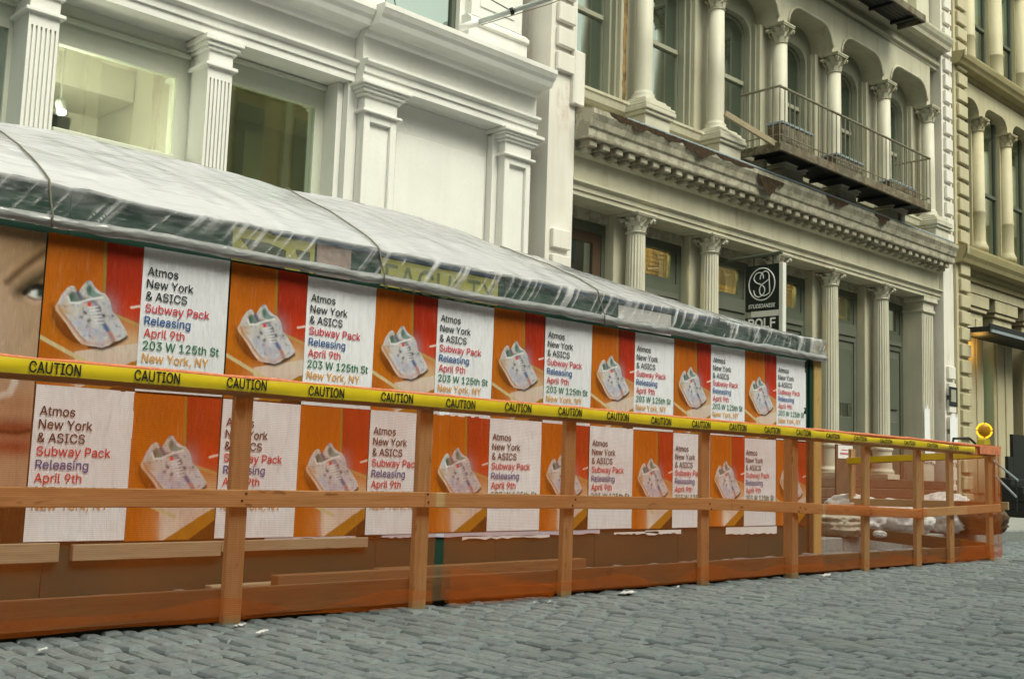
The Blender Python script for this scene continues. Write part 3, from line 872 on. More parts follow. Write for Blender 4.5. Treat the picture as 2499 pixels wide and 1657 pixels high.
_r2 = [(CX2[0] - .135 + random.uniform(-.015, .015), 8.96 - 2.5 * i / 30) for i in range(31)]
put('rust_stain', MB().prismy(_r2 + _l, 10.655, 10.658), 'rust_stain', ci)
for i in range(6):
    a, b = XS2[i], XS2[i + 1]
    ap = put('arch', MB().prismy(arch_prof(a, b, 8.925, 9.86, a + .17, b - .17, 9.0, 9.40, .42), 10.36, 10.94), 'cream', ci)
    # raised hood mould
    p = arch_prof(a, b, 8.925, 9.86, a + .17, b - .17, 9.0, 9.40, .42)[2:-4]
    pts = [(x, 10.35, z) for x, z in p]
    put('arch_mould', MB().tube([(x + (.03 if x < (a + b) / 2 else -.03) * 0, y, z + .02) for x, y, z in pts], .03, 6), 'cream', ap, smooth=True)
    wa, wb_ = a + .30, b - .30
    if i == 0: wa = 11.12
    put('window_surround', MB().prismy(arch_prof(wa - .12, wb_ + .12, 6.43, 9.45, wa + .06, wb_ - .06, 8.72, 9.02, .32), 10.82, 10.94), 'frame', ci)
    sash(ci, wa, wb_, 10.95, 6.43, 9.1, 7.86, (8.98, .3), 'frame', 'glass')
    put('roller_blind', MB().box(wa + .08, wa + (wb_ - wa) * random.uniform(.45, .9), 11.12, 11.13, 6.5, 9.0), m_plain('curtain', (.07, .12, .09), .9), ci)
PC = [(10.95, 9.84), (10.36, 9.84), (10.36, 9.90), (10.30, 9.93), (10.30, 10.0), (10.36, 10.02), (10.36, 10.12), (10.26, 10.16), (10.2, 10.2), (10.06, 10.21), (10.04, 10.28), (10.0, 10.34), (9.97, 10.42), (9.97, 10.47), (10.95, 10.6)]
put('upper_cornice', MB().prismx(PC, 11.11, 22.91), 'cream', ci)
put('upper_wall', MB().box(11.11, 22.91, 10.7, 10.95, 10.5, 14), 'cream', ci)
for x in CX2 + [22.55]: put('upper_pilaster', MB().box(x - .3, x + .3, 10.5, 10.7, 10.5, 14), 'cream_clean', ci, bevel=.01)
put('dark_room', MB().box(11.1, 22.9, 11.9, 12.0, 6.1, 10.4).box(11.1, 22.9, 10.96, 12.0, 6.1, 6.15).box(11.1, 22.9, 10.96, 12.0, 9.4, 9.45), 'room_dark', ci)

# ---- yellowed building (right)
yb = thing('yellowed_building', 'yellowed stone-coloured building with arcades at the right edge of the picture', 'building', (28, 10.5, .15))
quoin_pier(yb, 23.43, 23.98, .15, 14, 'ochre', yf=10.22, bx0=.12, bx1=-.03, phase=.18)
XB3 = [25.2, 26.85, 28.5, 30.15, 31.8, 33.45]
def ylevel(z0, zc, zt, yc, colr, sqcol):
    prev = 23.98
    cmesh = MB().lathe([(colr * 1.35, z0), (colr * 1.35, z0 + .12), (colr * 1.1, z0 + .2), (colr, z0 + .26), (colr * .97, z0 + .9), (colr * 1.04, z0 + .92), (colr * 1.04, z0 + .96), (colr * .97, z0 + .98), (colr * .9, zc)], n=32).mesh('column', M['ochre'], True)
    kmesh = capital_mb(colr * .95, zc, .32).mesh('capital', M['ochre'])
    for x in XB3:
        c_ = link('column', cmesh, yb, (x, yc, 0))
        link('capital', kmesh, c_, (x, yc, 0))
        put('pier', MB().box(x - .2, x + .17, yc + .06, yc + .19, z0, zc + .32), 'ochre', yb)
        put('arch', MB().prismy(arch_prof(prev, x, zc + .3, zt, prev + .16, x - .16, zc + .36, zc + .66, .36), yc - .12, 11.1), 'ochre', yb)
        sash(yb, prev + .2 if prev > 24 else prev, x - .2, yc + .15, z0, zc + .7, z0 + 1.55, None, 'frame_dark', 'glass', False)
        prev = x
ylevel(6.15, 9.0, 10.0, 10.45, .155, False)
ylevel(10.45, 13.4, 14.6, 10.66, .19, False)
for z, s in ((5.38, 1.0), (9.95, .72)):
    pr = [(11.1, z), (10.36, z), (10.36, z + .10 * s), (10.28, z + .14 * s), (10.25, z + .22 * s), (10.08, z + .26 * s), (10.05, z + .34 * s), (10.0, z + .42 * s), (9.97, z + .55 * s), (9.97, z + .60 * s), (11.1, z + .78 * s)]
    c_ = put('cornice', MB().prismx(pr, 23.40, 34), 'ochre_dark', yb)
    put('cornice_end', MB().box(23.40, 23.46, 9.93, 9.968, z + .4 * s, z + .62 * s), 'ochre', c_, bevel=.01)
put('frieze', MB().box(23.98, 34, 10.42, 11.1, 5.15, 5.379), 'ochre', yb)
for x0, x1 in ((24.6, 25.6), (26.2, 27.3), (27.95, 29.0), (29.7, 30.7)):
    p = put('pilaster', MB().box(x0, x1, 10.55, 11.1, .15, 4.75), 'ochre', yb, bevel=.02)
    put('pilaster_strip', MB().box(x0 + .12, (x0 + x1) / 2 - .06, 10.52, 10.552, .6, 4.6).box((x0 + x1) / 2 + .06, x1 - .12, 10.52, 10.552, .6, 4.6), 'ochre', p, bevel=.01)
    put('capital', MB().box(x0 - .06, x1 + .06, 10.48, 11.1, 4.75, 4.85).box(x0 - .12, x1 + .12, 10.44, 11.1, 4.85, 5.149), 'ochre', p, bevel=.015)
put('dark_doorway', MB().box(23.98, 34, 10.92, 11.0, .15, 5.2), 'frame_brown', yb)
put('downpipe', MB().tube([(24.2, 10.42, .2), (24.2, 10.42, 4.6), (24.18, 10.5, 4.75)], .075, 10), 'frame_brown', yb, smooth=True)
lw_ = put('lit_window', MB().box(25.66, 25.80, 10.88, 10.91, 2.2, 3.7), m_emit('green_lit_glass', (.30, .8, .6), 1.1), yb)
put('back_wall', MB().box(23.5, 34, 12.4, 12.5, 5.5, 14), 'room_dark', yb)
l_ = bpy.data.lights.new('door_lamp', 'POINT'); l_.energy = 6; l_.color = (1, .55, .12); l_.shadow_soft_size = .15
lo = bpy.data.objects.new('door_lamp', l_); COL.objects.link(lo); lo.location = (24.75, 10.3, 3.85)
cp_ = thing('canopy', 'flat black canopy over the entrance of the yellowed building', 'canopy', (25.5, 10.1, 4.1))
put('canopy_roof', MB().box(23.95, 28.5, 9.75, 10.5, 4.12, 4.24), 'iron', cp_, bevel=.01)
put('fascia', MB().box(23.93, 28.52, 9.70, 9.748, 4.08, 4.30), 'iron', cp_, bevel=.01)
put('gutter', MB().box(23.93, 28.52, 9.66, 9.70, 4.10, 4.16), 'flash', cp_)
# black stoop
sp = thing('stoop', 'black iron stoop with steps at the foot of the yellowed building', 'stairs', (25, 9.4, .15))
for k, (xa, zt) in enumerate(((24.1, .97), (24.38, 1.43), (24.66, 1.92))):
    put('cheek_wall', MB().box(xa, xa + (.268 if k < 2 else 3.2), 9.55, 9.62, .15, zt), 'iron', sp)
for k in range(5): put('step', MB().box(23.9, 27, 8.35 + k * .24, 9.548, .15 + k * .16, .15 + (k + 1) * .16 - .002), 'iron', sp, bevel=.01)
for a, b in (((2425, 1124), (2484, 1172)), ((2428, 1160), (2480, 1212))):
    p0, p1 = onY(*a, 9.5), onY(*b, 8.45)
    put('handrail', MB().tube([p0, p1], .022, 8), 'flash', sp)
put('handrail', MB().tube([onY(2325, 1085, 9.6), onY(2327, 1070, 9.6), onY(2365, 1069, 9.6), onY(2380, 1082, 9.6)], .025, 8), 'iron', sp)
for a in ((2426, 1125), (2480, 1170)):
    p0 = onY(*a, 9.5 if a[0] < 2440 else 8.5)
    put('baluster', MB().tube([p0, (p0.x, p0.y, .3)], .015, 6), 'iron', sp)

# ---- buildings across the street, behind the camera (they shade the street and stand in the window reflections)
for k, (x0, x1, h, mw, mt) in enumerate(((-22, -3, 13, 'far_wall', 'far_trim'), (-2.9, 14, 14.5, 'far_trim', 'far_trim'), (14.1, 33, 12.5, 'far_wall', 'far_trim'), (33.1, 60, 14, 'far_trim', 'far_trim'))):
    ob = thing('opposite_building', ('brick building across the street behind the viewer, far left', 'pale tall building across the street right behind the viewer', 'brick building across the street, right of the viewer', 'pale building across the street, farthest to the right')[k], 'building', ((x0 + x1) / 2, -8, 0), 'buildings across the street')
    put('wall', MB().box(x0, x1, -14, -8, -.04, h), mw, ob)
    put('cornice', MB().box(x0 - .05, x1 + .04, -8.6, -7.4, h, h + .7), mt, ob)
    for f in range(4):
        z = 1.0 + f * 4.1
        if z + 2.8 > h: break
        put('string_course', MB().box(x0, x1, -8.0, -7.85, z + 3.0, z + 3.35), mt, ob)
        n = int((x1 - x0) / 1.9)
        for i in range(n):
            x = x0 + (i + .5) * (x1 - x0) / n
            put('window', MB().box(x - .5, x + .5, -8.0, -7.97, z, z + 2.6), 'far_glass', ob)
            put('pier', MB().box(x - .95, x - .72, -8.0, -7.8, z - .6, z + 2.99), mt, ob)

# ================================================================== FIRE ESCAPES, SIGN, SMALL THINGS ON THE FACADES
def fire_escape(label, x0, x1, yo, yi, zf, rail, zr=1.0):
    t = thing('fire_escape', label, 'fire escape', ((x0 + x1) / 2, yo, zf), 'fire escape balconies')
    fr = put('edge_beam', MB().box(x0, x1, yo, yo + .05, zf - .09, zf + .065), 'iron_rust', t, bevel=.008)
    put('edge_beam', MB().box(x0, x0 + .05, yo + .051, yi, zf - .09, zf + .055), 'iron_rust', t, bevel=.008)
    put('edge_beam', MB().box(x1 - .05, x1, yo + .051, yi, zf - .09, zf + .055), 'iron_rust', t, bevel=.008)
    sl = MB().box(0, x1 - x0 - .11, -.036, .036, -.012, .012).mesh('floor_slat', M['iron'])
    y = yo + .12
    while y < yi - .03:
        link('floor_slat', sl, t, (x0 + .055, y, zf)); y += .085
    x = x0 + .4
    while x < x1 - .2:
        put('floor_bearer', MB().box(x, x + .05, yo + .052, yi, zf - .07, zf - .013), 'iron', t); x += .9
    for x in (x0 + .3, (x0 + x1) / 2, x1 - .3):
        if rail: put('bracket', MB().box(x - .05, x + .05, yi - .30, yi + .05, zf - .26, zf - .10), 'cream_old', t, bevel=.01)
    if rail:
        put('top_rail', MB().tube([(x0, yi, zf + zr), (x0, yo + .02, zf + zr), (x1, yo + .02, zf + zr), (x1, yi, zf + zr)], .022, 8), 'rail_iron', t)
        put('mid_rail', MB().tube([(x0, yi, zf + .18), (x0, yo + .02, zf + .18), (x1, yo + .02, zf + .18), (x1, yi, zf + .18)], .012, 6), 'rail_iron', t)
        bm = MB().tube([(0, 0, .02), (0, 0, zr)], .010, 6).mesh('baluster', M['rail_iron'])
        n = int((x1 - x0) / .15)
        for i in range(n + 1): link('baluster', bm, t, (x0 + (x1 - x0) * i / n, yo + .02, zf))
        for x in (x0, x1):
            for j in range(1, 6): link('baluster', bm, t, (x, yo + .02 + (yi - yo) * j / 6, zf))
    return t
fire_escape('rusty fire escape balcony with a thin railing above the peeling cornice', 15.37, 20.9, 9.60, 10.38, 6.27, True)
fire_escape('underside of the upper fire escape balcony at the top edge of the picture', 16.4, 20.75, 9.60, 10.2, 10.15, False)
for k, (x0, x1, z) in enumerate(((15.55, 16.5, 6.74), (17.35, 18.3, 6.60), (19.4, 20.4, 6.55))):
    t = thing('planter_box', ('weathered trough on the fire escape, nearest to the leaning plank', 'weathered trough in the middle of the fire escape balcony', 'weathered trough at the far right end of the fire escape')[k], 'planter', (x0, 9.8, 6.34), 'troughs on the fire escape')
    put('trough', MB().box(x0, x1, 9.68, 9.98, 6.345, z - .05), 'iron_rust', t, bevel=.012)
    put('rim', MB().box(x0 - .015, x1 + .015, 9.665, 9.995, z - .05, z), 'flash', t, bevel=.008)
pk = put('wooden_plank', MB().beam((14.35, 10.0, 6.62), (15.42, 9.72, 6.30), .05, .10), 'wood_pale', bevel=.004)
tag(pk, 'pale wooden plank slanting down to the left end of the fire escape', 'plank')

# ---- hanging shop sign
SX = 15.3
sg = thing('hanging_sign', 'black hanging shop sign with a white monogram in a circle', 'sign', (SX, 9.9, 3.52))
put('sign_board', MB().box(SX, SX + .09, 9.575, 10.215, 3.515, 4.275), 'sign_black', sg, bevel=.004)
put('sign_edge', MB().box(SX - .002, SX + .10, 9.50, 9.574, 3.1, 4.28), 'white_grey', sg, bevel=.006)
put('bracket_arm', MB().tube([(SX + .05, 10.75, 4.42), (SX + .05, 9.55, 4.455)], .03, 8), 'frame_dark', sg)
for y in (9.72, 10.08): put('hanger', MB().tube([(SX + .05, y, 4.27), (SX + .05, y, 4.44)], .012, 6), 'iron', sg)
yc, zc = 9.895, 3.955
def ontosign(pts): return [(SX - .004, yc - a, zc + b) for a, b in pts]   # a to the right as seen from the street
circ = [(.245 * math.cos(t * math.pi / 24), .265 * math.sin(t * math.pi / 24)) for t in range(49)]
emb = put('emblem_ring', MB().tube(ontosign(circ), .010, 6), 'sign_white', sg)
def spline(p, n=8):
    out = []
    q = [p[0]] + list(p) + [p[-1]]
    for i in range(1, len(q) - 2):
        for k in range(n):
            t = k / n
            out.append(tuple(.5 * (2 * q[i][c] + (q[i + 1][c] - q[i - 1][c]) * t + (2 * q[i - 1][c] - 5 * q[i][c] + 4 * q[i + 1][c] - q[i + 2][c]) * t * t + (3 * q[i][c] - q[i - 1][c] - 3 * q[i + 1][c] + q[i + 2][c]) * t ** 3) for c in (0, 1)))
    return out + [p[-1]]
def px2s(l): return [((x - 540) / 460 * .49, -(y - 645) / 545 * .53) for x, y in l]
s1 = px2s([(572, 555), (555, 480), (510, 445), (440, 460), (400, 540), (440, 610), (520, 650), (580, 700), (590, 770), (550, 835), (480, 860), (420, 825), (395, 740)])
s2 = px2s([(508, 560), (530, 480), (590, 430), (655, 460), (668, 560), (610, 610), (530, 665), (500, 740), (520, 820), (580, 845), (650, 820), (680, 780), (675, 640), (668, 545)])
for q in (s1, s2): put('emblem_stroke', MB().tube(ontosign(spline(q)), .0095, 6), 'sign_white', sg)
def sign_text(s, capz, y0, y1, z, bold, shear=0.0):
    me = text_mesh(s, capz, bold, 1.0, 'sign_white', shear).copy()
    n = len(me.vertices); a = np.empty(n * 3); me.vertices.foreach_get('co', a); a = a.reshape(-1, 3)
    k = (y1 - y0) / (a[:, 0].max() - a[:, 0].min())
    b = np.stack([np.full(n, SX - .004), y1 - a[:, 0] * k, z + a[:, 2]], 1)
    me.vertices.foreach_set('co', b.ravel()); me.update()
    return me
link('sign_lettering', sign_text('STUDIOANISE', .062, 9.64, 10.15, 3.565, .018, .2), sg)
s2_ = thing('lower_sign', 'black hanging sign with bold white letters just under the monogram sign', 'sign', (SX, 9.9, 3.05))
put('sign_board', MB().box(SX, SX + .09, 9.576, 10.215, 3.05, 3.415), 'sign_black', s2_, bevel=.004)
link('sign_lettering', sign_text('ROLF', .15, 9.63, 10.15, 3.235, .022), s2_)
put('sign_cap', MB().box(SX + .002, SX + .088, 9.576, 10.1, 3.417, 3.513), 'white_grey', s2_)

# ---- bills and pictures on the end pier
t = thing('framed_poster', 'small dark framed poster pasted on the pale end pier', 'poster', (22.96, 10.2, 2.45))
put('poster_border', MB().box(22.96, 23.36, 10.195, 10.205, 2.45, 2.86), 'sign_black', t)
put('poster_picture', MB().box(23.04, 23.28, 10.190, 10.1945, 2.54, 2.80), 'frame', t)
for k, (x0, x1, z0, z1, lb) in enumerate(((22.26, 22.5, 1.55, 2.45, 'torn white bill on the fluted end pilaster, the taller scrap'), (22.26, 22.74, 1.2, 1.75, 'wide torn white bill low on the fluted end pilaster'), (22.98, 23.36, 1.35, 2.3, 'ragged pale bill pasted below the small dark framed poster'))):
    n = 14
    p = [(x0 + (x1 - x0) * i / n, z1 + random.uniform(-.14, .02)) for i in range(n + 1)] + [(x1 - (x1 - x0) * i / n, z0 + random.uniform(-.02, .08)) for i in range(n + 1)]
    y = 10.196 if k == 2 else 10.42 - k * .003
    tag(put('torn_bill', MB().prismy(p, y, y + .002), 'paper'), lb, 'bill', 'torn bills')

# ================================================================== THE SHED WITH ITS HOARDING
HY, U0, PWID, PHGT, PZ0 = 6.55, 2.496, .61, .914, .322
shed = thing('plywood_shed', 'green plywood hoarding of a low shed covered with posters', 'shed', (6, 6.6, .15))
XE = 11.16
for i in range(9):
    x0 = XE - (i + 1) * 1.22
    put('plywood_panel', MB().box(x0 + .003, x0 + 1.217, HY + .012 + random.uniform(0, .004), HY + .032, -.04, 2.44), 'green', shed)
put('corner_post', MB().box(11.17, 11.33, HY - .03, HY + .06, -.04, 2.2), 'wood_yel', shed, bevel=.006)
put('corner_stud', MB().box(11.10, 11.165, HY - .012, HY + .011, -.04, 2.18), 'green', shed)
put('end_wall', MB().box(11.17, 11.20, HY + .07, 8.9, .15, 2.3), 'green', shed)
put('back_wall', MB().box(.2, 11.2, 8.9, 8.93, .15, 2.6), 'green', shed)
for i in range(10):
    x = .6 + i * 1.22
    put('rafter', MB().beam((x, HY + .05, 2.36), (x, 7.75, 2.62 if x > 8 else 2.9), .04, .09), 'wood_y', shed)
put('header_plate', MB().box(.2, 11.16, HY + .034, HY + .08, 2.25, 2.40), 'wood_x', shed)
for x0, x1, z0, z1, dy in ((1.2, 2.70, .205, .318, .03), (2.78, 3.76, .208, .305, .03), (3.765, 4.96, .232, .305, .022)):
    put('ledger_board', MB().box(x0, x1, HY - dy, HY + .011, z0, z1), 'wood_pale', shed, bevel=.004)
for x0, x1, z0, z1, m_ in ((4.86, 5.45, .292, .318, 'lavender'), (5.5, 7.55, .285, .320, 'lavender'), (5.9, 6.9, .265, .286, 'paper'), (7.75, 8.4, .27, .29, 'paper'), (4.1, 5.1, .300, .318, 'lavender'), (8.2, 8.75, .262, .3, 'paper'), (9.5, 10.45, .235, .31, 'paper')):
    n = 16
    p = [(x0 + (x1 - x0) * i / n, z1) for i in range(n + 1)] + [(x1 - (x1 - x0) * i / n, z0 + random.uniform(-.008, .01)) for i in range(n + 1)]
    put('torn_paper', MB().prismy(p, HY - .001, HY + .003), m_, shed)
# old bills above the posters, under the clear plastic
def bill(name, label, x0, x1, z0, z1, mat, y=HY + .008):
    return tag(put(name, MB().box(x0, x1, y, y + .003, z0, z1), mat), label, 'poster', 'old bills under the plastic')
M['bill_yellow'] = m_plain('yellow_bill', (.40, .37, .10), .7, 0, .15, 8)
M['bill_pink'] = m_plain('pinkish_bill', (.42, .30, .27), .7, 0, .4, 22)
fb = bill('yellow_bill', 'long yellow bill with the word FACULTY under the clear plastic', 4.98, 6.20, 2.17, 2.385, 'bill_yellow')
link('bill_lettering', text_mesh('FACULTY', .19, .006, .98, m_plain('bill_ink', (.13, .15, .08), .7)), fb, (5.02, HY + .005, 2.155))
yb2 = bill('yellow_bill', 'yellow bill with dark blocks under the clear plastic, left of the reddish bill', 3.72, 4.38, 2.17, 2.40, 'bill_yellow')
put('bill_block', MB().prismy([(3.78, 2.33), (4.0, 2.33), (4.14, 2.30), (4.14, 2.17), (3.95, 2.17)], HY + .004, HY + .007), 'frame_dark', yb2)
put('bill_block', MB().prismy([(4.22, 2.32), (4.34, 2.32), (4.34, 2.17), (4.27, 2.17)], HY + .004, HY + .007), 'frame_dark', yb2)
bill('reddish_bill', 'reddish mottled bill under the clear plastic, right of the yellow bill with dark blocks', 4.40, 4.70, 2.17, 2.40, 'bill_pink')
bill('pale_notice', 'pale pink notice board under the clear plastic near the right end of the shed', 7.75, 8.55, 2.17, 2.375, m_plain('pale_notice', (.60, .55, .54), .7))
for x0, x1 in ((4.02, 5.0), (5.05, 6.15), (6.5, 7.35), (7.5, 9.3)):
    put('blue_trim', MB().box(x0, x1, HY + .004, HY + .007, 2.395, 2.43), m_plain('blue_trim', (.05, .11, .20), .6, 0, .5, 30), shed)

# ---- posters ------------------------------------------------------
def inside(poly, X, Z):
    p = np.array(poly); r = np.zeros(X.shape, bool)
    x0, z0 = p[-1]
    for x1, z1 in p:
        c = ((z0 > Z) != (z1 > Z)) & (X < (x1 - x0) * (Z - z0) / (z1 - z0 + 1e-12) + x0)
        r ^= c
        x0, z0 = x1, z1
    return r
class Raster:
    def __init__(s, nu, nv, asp, ss=2):
        s.nu, s.nv, s.ss = nu, nv, ss
        u = (np.arange((nu + 1) * ss) + .5) / ((nu + 1) * ss)
        v = (np.arange((nv + 1) * ss) + .5) / ((nv + 1) * ss)
        s.U, s.V = np.meshgrid(u, v)
        s.c = np.zeros(s.U.shape + (3,))
        s.rng = np.random.default_rng(3)
        s.asp = asp
    def fill(s, col): s.c[:] = lin(col)
    def blend(s, m, col): s.c += (np.array(lin(col)) - s.c) * np.clip(m, 0, 1)[..., None]
    def poly(s, p, col, a=1.0): s.blend(inside(p, s.U, s.V) * a, col)
    def blob(s, u, v, ru, rv, col, a=1.0, ang=0.0, pw=2):
        c, q = math.cos(ang), math.sin(ang)
        du, dv = (s.U - u), (s.V - v) * s.asp
        x, y = (du * c + dv * q) / ru, (-du * q + dv * c) / (rv * s.asp)
        s.blend(a * np.exp(-(np.abs(x) ** pw + np.abs(y) ** pw)), col)
    def line(s, pts, w, col, a=1.0, soft=.3):
        d = np.full(s.U.shape, 9.0)
        for (a0, b0), (a1, b1) in zip(pts[:-1], pts[1:]):
            dx, dy = a1 - a0, (b1 - b0) * s.asp
            t = np.clip(((s.U - a0) * dx + (s.V - b0) * s.asp * dy) / (dx * dx + dy * dy + 1e-9), 0, 1)
            d = np.minimum(d, np.hypot(s.U - a0 - t * dx, (s.V - b0) * s.asp - t * dy))
        s.blend(a * np.clip((w * (1 + soft) - d) / (w * 2 * soft), 0, 1), col)
    def noise(s, cells, mask, cols, thr, a):
        for k, col in enumerate(cols):
            g = s.rng.random((int(cells * s.asp) + 2, cells + 2))
            fu, fv = s.U * cells, s.V * cells * s.asp
            i, j = fu.astype(int), fv.astype(int)
            tu, tv = fu - i, fv - j
            n = (g[j, i] * (1 - tu) + g[j, i + 1] * tu) * (1 - tv) + (g[j + 1, i] * (1 - tu) + g[j + 1, i + 1] * tu) * tv
            s.blend(mask * a * np.clip((n - thr) * 8, 0, 1), col)
    def out(s):
        h, w_ = s.c.shape[:2]
        return s.c.reshape(h // s.ss, s.ss, w_ // s.ss, s.ss, 3).mean((1, 3))
def printed_sheet(name, ras, wid, hgt, wav=.0025, curl=None):
    img = ras.out()
    nu, nv = ras.nu, ras.nv
    mb = MB()
    def fn(u, v):
        y = wav * (noise.noise(Vector((u * 4, v * 2.2, 3.1))) + .5 * noise.noise(Vector((u * 11, v * 3, 9.1))))
        return (u * wid, y, (1 - v) * hgt)
    mb.grid(fn, nu, nv)
    me = mb.mesh(name, M['print'], True)
    at = me.color_attributes.new('print', 'FLOAT_COLOR', 'POINT')
    rgba = np.ones((nv + 1, nu + 1, 4), np.float32)
    rgba[..., :3] = img
    at.data.foreach_set('color', rgba.ravel())
    return me
def shoe_uv(l):                          # photo points on the first shoe poster -> sheet coordinates
    o = []
    for x, y in l:
        p = onY(100 + x / 6.03, 640 + y / 6.03, HY)
        o.append(((p.x - U0) / PWID, (PZ0 + 2 * PHGT - p.z) / PHGT))
    return o
def low_uv(l):
    o = []
    for x, y in l:
        p = onY(x / 3.734, 1180 + y / 3.734, HY)
        o.append(((p.x - U0 - PWID) / PWID, (PZ0 + PHGT - p.z) / PHGT))
    return o
rs = Raster(132, 198, 1.5)
rs.fill((204, 108, 4))
rs.blob(.25, .1, .35, .3, (176, 88, 4), .8)
rs.blob(.1, .45, .2, .3, (198, 108, 8), .6)
g0 = shoe_uv([(912, 0), (975, 0), (985, 450), (940, 450)])
gx = g0[0][0]
rs.poly([(gx - .01, 0), (1, 0), (1, .62), (.72, .53), (gx + .06, .5)], (162, 38, 4))
rs.blob(.98, .05, .4, .2, (182, 48, 18), .8)
rs.blob(.9, .45, .22, .14, (206, 56, 10), .9)
rs.line([(gx + .012, 0), (gx + .035, .33), (gx + .05, .5)], .016, (158, 128, 44))
rs.poly(shoe_uv([(1080, 760), (1460, 930), (1440, 1320), (900, 1500), (300, 1210), (0, 1060), (180, 640), (700, 900)]), (196, 112, 12), .9)
rs.line(shoe_uv([(1090, 765), (1460, 925)]), .016, (186, 146, 74))
rs.blob(*shoe_uv([(1300, 1200)])[0], .22, .12, (222, 196, 160), .75)
fl0 = shoe_uv([(0, 1090), (380, 1300), (760, 1500)])
rs.poly(fl0 + [(0.5, 1.0), (0, 1.0)], (190, 102, 6))
rs.poly(shoe_uv([(500, 1300), (1440, 1180), (1440, 1420), (1100, 1560)]) + [(.75, 1), (.38, 1)] , (226, 214, 205), .75)
rs.blob(.45, .93, .16, .12, (238, 226, 214), .8)
rs.blob(.28, .97, .10, .2, (206, 120, 18), .8)
rs.line(fl0, .020, (214, 196, 150))
rs.poly(low_uv([(1470, 515), (1700, 512), (1975, 310), (1975, 215), (1925, 225)]), (176, 122, 26))
rs.poly(low_uv([(1695, 516), (1980, 305), (1985, 530), (1690, 530)]) + [(1.0, 1.0)], (72, 48, 8))
rs.line(shoe_uv([(1330, 655), (1480, 635)]) + [(1, shoe_uv([(1480, 635)])[0][1])], .012, (240, 214, 206))
shp = shoe_uv([(170, 640), (205, 690), (380, 910), (540, 1140), (620, 1200), (480, 1165), (330, 1060), (225, 920), (172, 780)])
rs.poly(shp, (110, 52, 4), .75)
rs.line(shp, .03, (120, 58, 4), .45, .9)
rs.line(shoe_uv([(720, 1225), (900, 1255), (1020, 1220), (1160, 1155), (1250, 1095)]), .022, (52, 26, 6), .9, .6)
SIL = shoe_uv([(210, 640), (255, 580), (310, 460), (390, 370), (455, 335), (505, 355), (540, 440), (570, 410), (610, 350), (660, 285), (710, 255), (755, 280), (780, 330), (830, 390), (900, 440), (945, 455), (985, 500), (1020, 560), (1040, 640), (1060, 720), (1130, 790), (1200, 900), (1260, 1000), (1275, 1050), (1240, 1090), (1150, 1140), (1080, 1150), (1050, 1170), (1010, 1210), (900, 1245), (790, 1225), (700, 1215), (600, 1190), (540, 1130), (470, 1040), (380, 900), (280, 770), (220, 700)])
sm = inside(SIL, rs.U, rs.V).astype(float)
rs.blend(sm, (214, 212, 218))
rs.noise(16, sm, [(214, 196, 194), (196, 202, 220), (214, 206, 190)], .62, .6)
rs.noise(40, sm, [(164, 170, 204), (206, 166, 160), (196, 178, 140), (128, 130, 136)], .74, .6)
def inmask(l): return inside(shoe_uv(l), rs.U, rs.V) * sm
rs.blend(inmask([(205, 630), (255, 620), (310, 740), (430, 890), (560, 1070), (660, 1160), (720, 1200), (700, 1230), (590, 1200), (370, 900), (200, 700)]) * .8, (226, 196, 176))
rs.line(shoe_uv([(262, 630), (320, 740), (440, 890), (570, 1070), (660, 1150)]), .012, (184, 122, 70), .7)
rs.blob(*shoe_uv([(330, 690)])[0], .07, .05, (196, 142, 70), .6)
for (x, y), ru, rv, a in (((800, 1030), .10, .035, .5), ((560, 870), .05, .03, .5), ((640, 960), .06, .03, .35)): rs.blob(*shoe_uv([(x, y)])[0], ru, rv, (160, 168, 206), a)
rs.line(shoe_uv([(545, 450), (600, 520), (680, 560), (800, 575), (845, 680), (862, 760), (900, 850), (950, 930), (1010, 1020), (1060, 1130)]), .020, (104, 106, 130), .8, .8)
rs.line(shoe_uv([(545, 440), (575, 500), (590, 545)]), .022, (96, 92, 110), .8, .7)
rs.blob(*shoe_uv([(1000, 700)])[0], .10, .10, (176, 178, 190), .5)
rs.line(shoe_uv([(945, 920), (985, 985)]), .020, (70, 100, 160), .8, .5)
rs.line(shoe_uv([(1000, 1020), (1050, 1060), (1075, 1130)]), .012, (206, 120, 112), .8, .6)
rs.line(shoe_uv([(620, 1165), (760, 1190), (900, 1200), (1040, 1130)]), .02, (206, 160, 150), .6, .8)
rs.poly(shoe_uv([(413, 480), (435, 445), (480, 425), (505, 445), (545, 505), (585, 550), (545, 572), (440, 572), (418, 535)]), (120, 142, 134))
rs.blob(*shoe_uv([(450, 500)])[0], .03, .035, (62, 88, 78), .9)
rs.poly(shoe_uv([(668, 380), (695, 325), (745, 345), (775, 395), (825, 445), (905, 470), (860, 495), (780, 515), (710, 485), (680, 430)]), (134, 160, 154))
rs.blob(*shoe_uv([(715, 400)])[0], .03, .04, (70, 104, 98), .9)
rs.line(shoe_uv([(400, 500), (430, 590), (560, 590), (640, 560), (760, 530), (900, 510)]), .010, (238, 240, 244), .9, .5)
rs.blob(*shoe_uv([(715, 610)])[0], .022, .016, (226, 44, 50), 1, 0, 4)
for x, y in ((640, 720), (660, 740), (720, 840), (700, 860), (860, 650), (870, 690), (920, 770), (930, 780), (1060, 780), (600, 800)): rs.blob(*shoe_uv([(x, y)])[0], .018, .010, (56, 62, 66), .8, .4)
for q in range(6): rs.line(shoe_uv([(700 + q * 22, 660 + q * 45), (840 + q * 16, 640 + q * 48)]), .007, (236, 238, 246), .7, .6)
SHOE = printed_sheet('sneaker_poster', rs, PWID - .004, PHGT - .002)
rt = Raster(24, 36, 1.5, 1)
rt.fill((240, 242, 250))
TEXTP = printed_sheet('text_poster', rt, PWID - .002, PHGT - .002, .0016)
